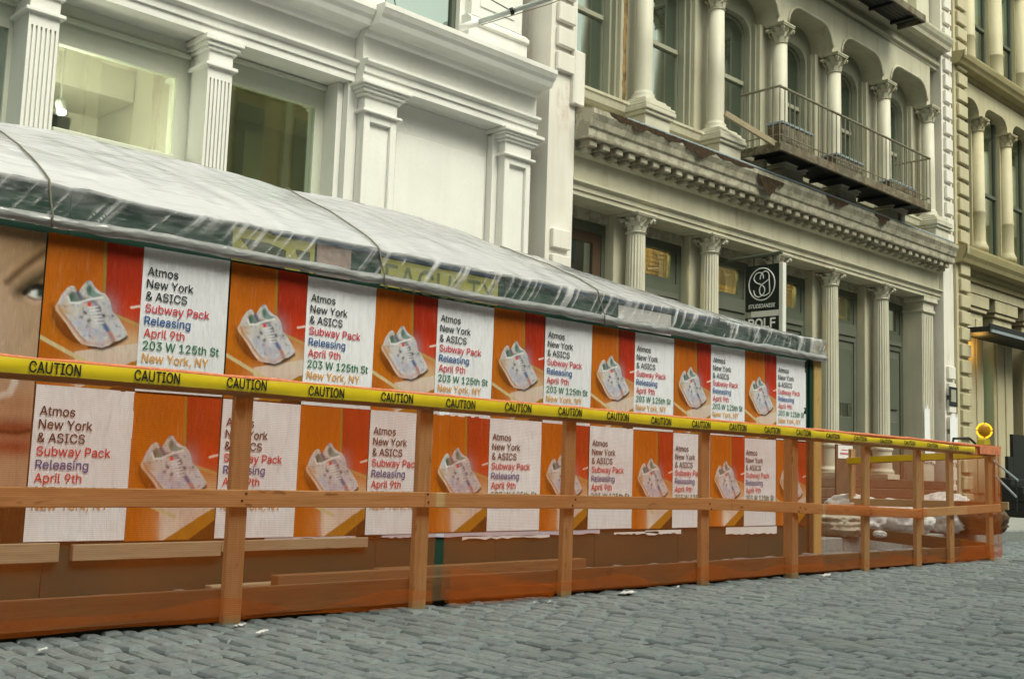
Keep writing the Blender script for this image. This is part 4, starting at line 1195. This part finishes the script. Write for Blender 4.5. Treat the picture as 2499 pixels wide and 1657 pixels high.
INK = [('Atmos', (22, 36, 34)), ('New York', (22, 36, 34)), ('& ASICS', (22, 36, 34)), ('Subway Pack', (206, 42, 58)), ('Releasing', (24, 84, 150)), ('April 9th', (208, 60, 58)), ('203 W 125th St', (18, 112, 66)), ('New York, NY', (222, 160, 62))]
XSC = .531 / (max(v.co.x for v in text_mesh('203 W 125th St', .053, .007).vertices))
TL = [text_mesh(s, .053, .007, XSC, m_plain('ink_%d' % i, lin(c), .5, 0, .12, 60, .3)) for i, (s, c) in enumerate(INK)]
ORD = ['first', 'second', 'third', 'fourth', 'fifth', 'sixth', 'seventh', 'eighth', 'ninth', 'tenth', 'eleventh', 'twelfth', 'thirteenth', 'fourteenth']
for row in (0, 1):                        # 0 lower, 1 upper
    for n in range(14):
        shoe = (n % 2 == 0) if row else (n % 2 == 1)
        x = U0 + n * PWID + random.uniform(-.005, .005)
        z = PZ0 + row * PHGT + random.uniform(-.006, .006)
        rot = random.uniform(-.006, .006)
        rw = 'upper' if row else 'lower'
        k = n // 2
        if shoe:
            o = link('sneaker_poster', SHOE, None, (x, HY - .004 - .0012 * (n % 3), z))
            tag(o, 'orange poster of pale sneakers, %s sneaker poster from the left, %s row' % (ORD[k], rw), 'poster', 'sneaker posters')
        else:
            o = link('text_poster', TEXTP, None, (x, HY - .0045 - .0012 * (n % 3), z))
            tag(o, 'white poster with coloured text, %s white poster from the left, %s row' % (ORD[k], rw), 'poster', 'white text posters')
            for i, me in enumerate(TL):
                zz = PHGT - (.179 + .0785 * i)
                c_ = bpy.data.objects.new('lettering', me); COL.objects.link(c_)
                c_.parent = o; c_.location = (.030, -.0065, zz)
        o.rotation_euler = (0, rot, 0)
# torn spots at the right edge of the last upper text poster
for z0_, z1_, x0_, nm in ((2.02, 2.14, 11.0, 0), (1.55, 1.62, 10.99, 1), (1.26, 1.36, 10.995, 2)):
    n = 8
    p = [(x0_ + random.uniform(-.02, .02), z1_ - (z1_ - z0_) * i / n) for i in range(n + 1)] + [(11.06, z0_), (11.06, z1_)]
    put('torn_spot', MB().prismy(p, HY - .0085, HY - .0075), 'green', shed)
# the big face poster at the left edge
rf = Raster(180, 270, 1.5)
rf.fill((176, 146, 118))
FX0, FX1, FZ0, FZ1 = 1.30, 2.485, .325, 2.135
def fuv(x, y):
    p = onY(x, y, HY)
    return ((p.x - FX0) / (FX1 - FX0), (FZ1 - p.z) / (FZ1 - FZ0))
rf.blob(.55, .30, .25, .35, (206, 184, 170), .8)
rf.blob(.95, .05, .3, .15, (158, 124, 88), .8)
rf.line([fuv(0, 660), fuv(60, 610), fuv(110, 585)], .012, (150, 124, 100), .5, .9)
rf.line([fuv(15, 690), fuv(60, 650), fuv(108, 615)], .016, (92, 66, 40), .85, .7)
rf.line([fuv(45, 712), fuv(75, 690), fuv(105, 672)], .03, (58, 46, 22), .9, .9)
rf.blob(*fuv(92, 700), .05, .016, (44, 40, 22), .8)
rf.blob(*fuv(86, 719), .040, .0155, (214, 220, 220), .95, .15, 4)
rf.blob(*fuv(98, 716), .022, .017, (24, 44, 40), .98, 0, 4)
rf.line([fuv(58, 716), fuv(72, 704), fuv(88, 700), fuv(108, 702)], .014, (20, 16, 8), .95, .4)
rf.line([fuv(66, 726), fuv(82, 733), fuv(104, 732)], .007, (70, 48, 34), .9, .5)
rf.line([fuv(62, 730), fuv(80, 738), fuv(100, 736)], .012, (196, 164, 140), .7, .8)
rf.blob(*fuv(30, 1045), .22, .035, (104, 30, 18), .9)
rf.blob(*fuv(30, 1090), .20, .03, (128, 44, 28), .9)
rf.line([fuv(0, 1052), fuv(40, 1056), fuv(75, 1048)], .010, (58, 22, 14), .9, .7)
rf.line([fuv(0, 965), fuv(20, 960), fuv(33, 935), (fuv(34, 925))], .016, (222, 214, 208), .9, .4)
rf.blob(*fuv(40, 985), .15, .03, (156, 112, 84), .6)
rf.poly([(0, fuv(0, 1228)[1]), (1, fuv(70, 1226)[1]), (1, 1), (0, 1)], (34, 34, 18))
FACE = printed_sheet('face_poster', rf, FX1 - FX0, FZ1 - FZ0, .003)
tag(link('face_poster', FACE, None, (FX0, HY - .007, FZ0)), 'large poster of a face cropped at one eye and lips, at the left edge', 'poster')

# ================================================================== PLASTIC SHEET AND ROPES
def nz(x, y=0., z=0.): return noise.noise(Vector((x, y, z)))
RX0, RX1 = .4, 11.32
def band_top(x): return 2.44 + .012 * nz(x * 1.3, 5) + .012 * nz(x * 4.1, 8) - .03 * max(0, 1 - abs(x - 3.45) / .9) + (.0 if x < 9.3 else -.02)
def ridge_z(x):
    xs = [0, 6.3, 7.85, 9.3, 10.4, 11.4]; zs = [3.09, 3.09, 2.975, 2.86, 2.74, 2.50]
    for a, b, c, d in zip(xs[:-1], xs[1:], zs[:-1], zs[1:]):
        if x <= b: return c + (d - c) * (x - a) / (b - a)
    return zs[-1]
ROPES = (2.46, 4.91, 7.40)
def roof_pt(x, v):
    """v 0 at the front edge, 1 at the ridge"""
    z0, z1 = band_top(x), ridge_z(x)
    z = z0 + (z1 - z0) * (v + .10 * math.sin(v * math.pi) * (1 - v))
    pin = min(abs(x - r) for r in ROPES)
    z += .035 * v * (min(pin, .5) / .5) - .0 + .010 * nz(x * 3.1, v * 7, 2) + .007 * nz(x * 7 + v * 5, v * 3, 6)
    return Vector((x, 6.515 + 1.285 * v, z))
ps = thing('plastic_sheet', 'clouded plastic sheet draped over the roof and eaves of the shed', 'plastic sheet', (6, 6.5, 2.2))
NU = 420
def fold_mask(x, v):
    s = x * 3.1 - v * .55 + .5 * nz(x * .9, 1)           # slanting creases running down to the right
    c = nz(s * 1.15, 4.0) * .8 + nz(s * 3.3, 7.0) * .5
    return max(0., 1 - abs(c) / .055) * max(0., min(1., .55 + 1.3 * nz(x * 1.3, v * .6, 3)))
def roof_fn(u, v):
    return roof_pt(RX0 + (RX1 - RX0) * u, v)
def add_fold(me, vals):
    a = me.attributes.new('fold', 'FLOAT', 'POINT'); a.data.foreach_set('value', vals)
mb = MB().grid(roof_fn, NU, 26)
def back_fn(u, v):
    x = RX0 + (RX1 - RX0) * u
    p = roof_pt(x, 1.0)
    return Vector((x, p.y + 1.2 * v, p.z - .35 * v - .02 * v * nz(x * 3, v)))
me = mb.mesh('roof_sheet', M['plastic_roof'], True)
add_fold(me, [max(0., 1 - abs(nz(v[0] * 1.1 + v[1] * 1.9, v[1] * 2.4, 1.7)) / .06) for v in mb.v])
link('roof_sheet', me, ps)
mb = MB().grid(back_fn, 80, 6)
me = mb.mesh('back_sheet', M['plastic_roof'], True); add_fold(me, [0.0] * len(mb.v)); link('back_sheet', me, ps)
def roll_c(x): return Vector((x, 6.475 + .008 * nz(x * 1.7, 3), 2.200 + .012 * nz(x * 1.1, 11) + .008 * nz(x * 3.7, 4)))
def fascia_fn(u, v):
    x = RX0 + (RX1 - RX0) * u
    a, b = roll_c(x) + Vector((0, -.012, .03)), roof_pt(x, 0)
    p = a.lerp(b, v)
    m = fold_mask(x, v)
    p.y += -.018 * m - .012 * math.sin(v * math.pi) + .010 * nz(x * 5 - v * 2, v * 2, 5)
    return p
mb = MB().grid(fascia_fn, 700, 12)
vals = []
for j in range(13):
    for i in range(701):
        x, v = RX0 + (RX1 - RX0) * i / 700, j / 12
        e = max(0, (v - .80) / .2) ** 2 * .8
        vals.append(min(1, .9 * fold_mask(x, v) + e + (.5 if 9.3 < x else 0) * max(0, nz(x * 16 - v * 1.5, v * .6, 8) + .1)))
me = mb.mesh('eaves_sheet', M['plastic_clear'], True); add_fold(me, vals)
link('eaves_sheet', me, ps)
pts = [roll_c(RX0 + (RX1 - RX0) * i / 260) for i in range(261)]
rr = [.040 * (1 + .22 * nz(p.x * 2.3, 1.2) + .15 * nz(p.x * 7, 2.2)) for p in pts]
mb = MB().tube(pts, rr, 14)
me = mb.mesh('rolled_edge', M['plastic_roll'], True); add_fold(me, [.0] * len(mb.v))
link('rolled_edge', me, ps)
put('roll_shade_core', MB().tube(pts, .026, 10), m_plain('roll_shade_grey', (.07, .075, .065), .5), ps, smooth=True)  # added dark core: darkens the roll's lower half like shade and reflection
mb = MB().grid(lambda u, v: Vector((RX1 + .03 * math.sin(u * 9) * v + .02, 6.47 + .5 * u, 2.18 + (band_top(RX1) - 2.18 + .1 * u) * v)), 12, 8)
me = mb.mesh('end_flap', M['plastic_clear'], True); add_fold(me, [.5 + .5 * nz(v[1] * 20, v[2] * 8) for v in mb.v]); link('end_flap', me, ps)
for k, x in enumerate(ROPES):
    p = [Vector((x, 6.42, 2.15)), Vector((x + .004, 6.425, 2.23)), Vector((x, 6.455, 2.30)), Vector((x - .004, 6.49, 2.42))]
    p += [roof_pt(x, v / 12) + Vector((.004 * math.sin(v), 0, .014)) for v in range(0, 13)]
    p += [Vector((x, 8.3, ridge_z(x) - .12))]
    tag(put('rope', MB().tube(p, .006, 7), 'rope', smooth=True), 'thin rope tied over the plastic roof, %s from the left' % ORD[k], 'rope', 'ropes over the plastic')

# ================================================================== THE FENCE
FY = 5.10
fence = thing('timber_fence', 'low timber guard fence wrapped in orange netting along the street', 'fence', (7, FY, 0))
POSTS = [.35, 1.60, 3.02, 4.26, 5.54, 7.11, 8.41, 9.66, 10.73, 11.49, 12.5]
pmesh = MB().box(-.052, .052, 0, .042, -.045, 1.19).mesh('post', M['wood_z'])
for i, x in enumerate(POSTS):
    o = link('post', pmesh, fence, (x, FY - .012, 0), bevel=.004)
    o.rotation_euler = (random.uniform(-.004, .004), random.uniform(-.01, .01) + (-.035 if i == 10 else 0), 0)
put('post', MB().box(8.33, 8.36, FY - .03, FY + .06, -.045, 1.19), 'wood_z', fence, bevel=.004)
def rail(name, pts, w_, h, mat, y):
    for a, b in zip(pts[:-1], pts[1:]): put(name, MB().beam((a[0], y, a[1]), (b[0] - .002, y + random.uniform(-.001, .001), b[1]), w_, h), mat, fence, bevel=.004)
rail('top_rail', [(.3, 1.205), (4.27, 1.212), (8.43, 1.205), (12.55, 1.185)], .04, .088, 'wood_x', FY - .034)
rail('mid_rail', [(.3, .645), (4.24, .638), (7.4, .612), (10.72, .520)], .04, .090, 'wood_x', FY - .034)
put('mid_rail', MB().beam((10.75, FY - .03, .53), (12.75, FY - .03, .575), .04, .088), 'wood_x', fence, bevel=.004)
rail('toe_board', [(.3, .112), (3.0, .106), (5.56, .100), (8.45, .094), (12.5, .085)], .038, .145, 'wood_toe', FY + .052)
for x0, x1, z0, z1, y, m_ in ((4.0, 5.2, .10, .12, 6.2, 'wood_toe'), (5.45, 6.2, .13, .07, 6.35, 'wood_pale'), (4.9, 7.1, .12, .12, 6.3, 'wood_toe'), (3.65, 5.0, .17, .05, 6.42, 'wood_pale')):
    tag(put('loose_board', MB().box(x0, x1, y, y + .09, .0, z1 - .02), m_, bevel=.004),
        {4.0: 'short brown board lying behind the fence toe board, left one', 5.45: 'short pale board lying behind the fence', 4.9: 'long brown board lying behind the fence toe board', 3.65: 'long pale board lying at the foot of the hoarding'}[x0], 'board', 'loose boards behind the fence')
nm_ = MB().lathe([(.007, 0), (.007, .004), (.004, .006)], n=8)
nm_.v = [(x, -z, y) for x, y, z in nm_.v]
nm_ = nm_.mesh('nail', M['iron'])
for x in POSTS[1:]:
    zm = .645 - max(0, x - 4.2) * .018
    for zz in (zm + .022, zm - .02):
        if x < 10: link('nail', nm_, fence, (x + random.uniform(-.02, .02), FY - .0545, zz + random.uniform(-.006, .006)))
# return side towards the building
RXX = 12.58
put('return_rail', MB().beam((RXX, 5.14, 1.17), (RXX, 6.85, 1.06), .04, .088), 'wood_y', fence, bevel=.004)
put('return_rail', MB().beam((RXX + .12, 4.98, .60), (RXX, 6.85, .56), .04, .088), 'wood_y', fence, bevel=.004)
put('return_board', MB().beam((RXX, 5.16, .11), (RXX, 6.85, .2), .04, .14), 'wood_toe', fence, bevel=.004)
for y in (5.95, 6.83): link('post', pmesh, fence, (RXX + .05, y, .02), bevel=.004)
put('gap_shade_strip', MB().box(.3, 12.4, FY + .075, FY + .15, -.04, .055), m_plain('gap_shade_dark', (.03, .035, .025), .8), fence)  # added dark strip: shadow on the ground under the toe board, as colour
def net(name, x0, x1, seed, lo=.06, mat='net'):
    def fn(u, v):
        x = x0 + (x1 - x0) * u
        zb = lo + .022 * nz(x * 1.1, seed) + .012 * nz(x * 5, seed)
        zt = 1.262 + .004 * nz(x * 6, seed)
        z = zb + (zt - zb) * v
        y = 5.030 + .008 * nz(x * 2, z * 3, seed) + .004 * nz(x * 9, z * 4, seed)
        if v < .12: y += .030 * (1 - v / .12) * nz(x * 2.4, 4, seed)
        return Vector((x, y, z))
    put(name, MB().grid(fn, int((x1 - x0) * 36), 30), mat, fence, smooth=True)
net('netting', .3, 4.315, 1.0)
net('netting', 4.385, 8.78, 2.0, .05)
net('netting', 8.79, 11.74, 4.0, .05, 'net_thin')
net('netting', 11.75, 12.62, 3.0, .03)
def rfn(u, v):
    y = 5.03 + 1.85 * u
    return Vector((RXX + .065 + .02 * nz(y * 3, v * 2, 5), y, .56 - .02 * u + .03 * nz(y * 4, 3) + (.64 - .08 * u) * v))
put('netting', MB().grid(rfn, 50, 24), 'net', fence, smooth=True)
for x0_, x1_, sd in ((.3, 4.3, 6.0), (4.40, 8.6, 7.0), (8.6, 12.6, 8.0)):     # doubled lower edge
    put('net_fold', MB().grid(lambda u, v: Vector((x0_ + (x1_ - x0_) * u, 5.018 + .008 * nz(u * 9, v * 2, sd), .035 + .02 * nz(u * 5, sd) + (.075 + .09 * nz(u * 7, sd + 1)) * v)), 90, 5), 'net', fence, smooth=True)
put('net_wrap', MB().grid(lambda u, v: Vector((8.8 + 1.95 * u, 5.026 - .012 * math.sin(v * math.pi) + .006 * nz(u * 8, v), .576 - .093 * u * .62 - .055 + .11 * v + .008 * nz(u * 6, 2))), 50, 5), 'net', fence, smooth=True)
hem = MB()
hp = [Vector((.3 + 12.32 * i / 240, 5.05 + .004 * nz(i * .3), 1.256 + .006 * nz(i * .21) - (.00 if i < 200 else (i - 200) * .0005))) for i in range(241)]
hem.tube(hp, [.017 + .007 * nz(i * .17, 3) for i in range(241)], 8)
put('net_hem', hem, 'net_hem', fence, smooth=True)
put('net_fold', MB().grid(lambda u, v: Vector((12.05 + .58 * u, 5.022 + .01 * nz(u * 5, v), 1.16 + .10 * v)), 14, 4), 'net_hem', fence, smooth=True)
put('net_fold', MB().grid(lambda u, v: Vector((11.5 + 1.1 * u, 5.012 + .02 * nz(u * 6, v * 3), .02 + .26 * v * (1 - .5 * u))), 20, 8), 'net', fence, smooth=True)
put('net_fold', MB().grid(lambda u, v: Vector((4.42 + .9 * u, 5.0 + .02 * nz(u * 6, v * 3, 4), .015 + (.24 - .16 * u) * v)), 20, 8), 'net', fence, smooth=True)

# ---- caution tape
TY = 5.012
def tape_y(x): return TY + .006 * nz(x * 1.2, 1) + .003 * nz(x * 4, 2)
def tape_z(x, v):
    mid = 1.222 + .005 * nz(x * .8, 7) - .0055 * max(0, x - 8.0)
    hw = .034 * (1 + .12 * nz(x * 1.6, 9)) * (1 - (.25 if x > 8.6 else 0) * abs(math.sin(x * 2.1)))
    return mid + hw * (v * 2 - 1)
tp = put('caution_tape', MB().grid(lambda u, v: Vector((.4 + 11.5 * u, tape_y(.4 + 11.5 * u) - .006 * math.sin(v * math.pi) * (1 + nz(u * 40, 3)), tape_z(.4 + 11.5 * u, v))), 400, 6), 'tape', smooth=True)
tag(tp, 'long yellow CAUTION tape stretched along the top of the front fence', 'tape', 'caution tapes')
src = text_mesh('CAUTION', .050, .016, .80)
n = len(src.vertices); base = np.empty(n * 3); src.vertices.foreach_get('co', base); base = base.reshape(-1, 3)
wcap = base[:, 0].max()
for i in range(22):
    xc = 1.988 + (i - 2) * .493
    if xc > 11.6: break
    me = src.copy()
    kx = .235 / wcap
    v = np.empty((n, 3))
    sh = (random.uniform(-.5, .5) if xc < 8.4 else random.uniform(-1, 1)) * .010
    for q in range(n):
        x = xc - .1175 + base[q, 0] * kx
        v[q] = (x, tape_y(x) - .0105, tape_z(x, .5) - .024 + sh + base[q, 2] * (1 if xc < 8.6 else .8))
    me.vertices.foreach_set('co', v.ravel()); me.update()
    link('caution_word', me, tp)
t2 = put('caution_tape', MB().grid(lambda u, v: Vector((RXX - .03 - .006 * nz(u * 9), 5.2 + 1.68 * u, 1.13 - .10 * u + .07 * v + .008 * nz(u * 6, 3))), 60, 3), 'tape', smooth=True)
tag(t2, 'shorter yellow tape on the side of the fence that runs back to the building', 'tape', 'caution tapes')

# ---- amber warning lamp on the corner
LX, LY, LZ = 12.33, 5.09, 1.425
lm = thing('warning_lamp', 'round amber warning lamp on a yellow case on top of the fence corner', 'lamp', (LX, LY, 1.26))
put('lamp_case', MB().prismy([(LX - .085, 1.262), (LX + .085, 1.262), (LX + .075, 1.325), (LX + .04, 1.345), (LX - .04, 1.345), (LX - .075, 1.325)], LY - .04, LY + .05), 'lamp_yellow', lm, bevel=.006)
ax = Vector((-.80, -.60, 0)).normalized(); rx = Vector((0, 0, 1)).cross(ax).normalized()
ctr = Vector((LX, LY, LZ))
def disc(rp, n=32):
    mb = MB()
    for r_, off in rp:
        for j in range(n):
            a = 2 * math.pi * j / n
            mb.v.append(tuple(ctr + rx * (r_ * math.cos(a)) + Vector((0, 0, 1)) * (r_ * math.sin(a)) + ax * off))
    for i in range(len(rp) - 1):
        for j in range(n): mb.f.append((i * n + j, i * n + (j + 1) % n, (i + 1) * n + (j + 1) % n, (i + 1) * n + j))
    mb.f.append(tuple(range(n)))
    mb.f.append(tuple((len(rp) - 1) * n + j for j in range(n)))
    return mb
put('lens', disc([(.066, -.035), (.074, -.02), (.074, .02), (.05, .036), (.02, .042)]), 'amber_core', lm, smooth=True)
for q in range(4):
    a0 = q * math.pi / 2 + .09
    pts = [ctr + ax * .018 + rx * (.078 * math.cos(a0 + k * 1.39 / 10)) + Vector((0, 0, .078 * math.sin(a0 + k * 1.39 / 10))) for k in range(11)]
    put('lens_ring', MB().tube(pts, .010, 8), 'amber', lm, smooth=True)
put('lens_neck', MB().tube([(LX, LY, 1.34), (LX, LY, 1.37)], .03, 10), 'amber_core', lm)

# ---- bags and rubbish behind the fence end
def bag(name, label, c, sx, sy, sz, seed, mat, rot=0.0, lay=0):
    mb = MB()
    nu, nv = 64, 32
    ca, sa = math.cos(rot), math.sin(rot)
    for j in range(nv + 1):
        b = math.pi * (j / nv - .5)
        for i in range(nu):
            a = 2 * math.pi * i / nu
            cb = math.copysign(abs(math.cos(b)) ** .8, math.cos(b))
            x, y, z = cb * math.copysign(abs(math.cos(a)) ** .9, math.cos(a)), cb * math.copysign(abs(math.sin(a)) ** .9, math.sin(a)), math.copysign(abs(math.sin(b)) ** .8, math.sin(b))
            k = 1 + .13 * nz(x * 1.6 + seed, y * 1.6, z * 1.6) + .07 * nz(x * 5, y * 5 + seed, z * 5)
            k -= .16 * abs(nz(x * 3 + z * 6, y * 3, seed)) + .10 * abs(nz(x * 9, y * 9 + seed, z * 9))
            if lay: k += .05 * math.sin(z * 14)
            X, Y, Z = x * sx * k, y * sy * k, max(-.88, z * k) * sz
            mb.v.append((c[0] + X * ca - Y * sa, c[1] + X * sa + Y * ca, c[2] + Z + sz * .88))
    for j in range(nv):
        for i in range(nu): mb.f.append((j * nu + i, j * nu + (i + 1) % nu, (j + 1) * nu + (i + 1) % nu, (j + 1) * nu + i))
    mb.f.append(tuple(range(nu - 1, -1, -1))); mb.f.append(tuple(nv * nu + i for i in range(nu)))
    return tag(put(name, mb, mat, smooth=True), label, 'bag', 'bags behind the fence')
g = onZ(2035, 1308, .15); bag('folded_sack', 'flat stack of folded sacks beside the hoarding corner post', g, .34, .36, .16, 3, 'bag_grey', .4, 1)
g = onZ(2085, 1306, .15); bag('sandbag', 'plump white sack slumped against the folded sacks', g + Vector((.15, .1, 0)), .36, .40, .27, 8, 'bag', .2)
g = onZ(2190, 1302, .15); bag('sandbag', 'large white sack in the middle of the sacks behind the netting', g, .50, .45, .24, 12, 'bag', -.3)
g = onZ(2300, 1299, .15); bag('sandbag', 'crumpled white sack nearest to the fence corner', g, .46, .42, .29, 21, 'bag', .6)
g = onZ(2375, 1302, .15); bag('tarpaulin', 'brown crumpled tarpaulin heap behind the fence corner', g, .5, .45, .24, 31, 'brown_board', .1)
g = onZ(2150, 1312, .15); bag('plastic_scrap', 'small pale scrap of plastic in front of the sacks', g, .10, .09, .05, 41, 'bag', .1)
bd = put('leaning_board', MB().box(16.45, 17.1, 9.20, 9.23, .15, 1.40), 'brown_board', bevel=.004)
tag(bd, 'brown upright board carrying a white notice in front of the columns', 'board')
nt_ = tag(put('paper_notice', MB().box(16.50, 16.98, 9.195, 9.199, 1.17, 1.385), 'paper'), 'white paper notice on the brown upright board', 'notice')
put('notice_writing', MB().box(16.56, 16.9, 9.192, 9.1945, 1.235, 1.262).box(16.60, 16.8, 9.192, 9.1945, 1.30, 1.315), m_plain('notice_red', (.5, .12, .16), .7), nt_)
for k, (px, py, s) in enumerate(((586, 1527, .03), (639, 1543, .03), (103, 1587, .02), (1532, 1447, .07), (1305, 1470, .012), (1340, 1470, .012), (2015, 1404, .06), (1655, 1433, .015))):
    g = onZ(px, py, .012)
    mb = MB().grid(lambda u, v: Vector((g.x + (u - .5) * 2 * s + .01 * nz(v * 3, k), g.y + (v - .5) * s, .014 + .012 * nz(u * 3, v * 3, k) + .01 * u)), 6, 4)
    tag(put('litter', mb, 'bag', smooth=True), ['white scrap of paper by the foot of the nearest fence post', 'white scrap lying just out from the nearest fence post', 'pale scrap on the setts at the far left', 'largest white crumpled scrap along the fence foot', 'tiny white scrap left of a pair on the setts', 'tiny white scrap right of a pair on the setts', 'flat white sheet on the setts near the fence end', 'small scrap between the fence and the large scrap'][k], 'litter', 'litter on the setts')
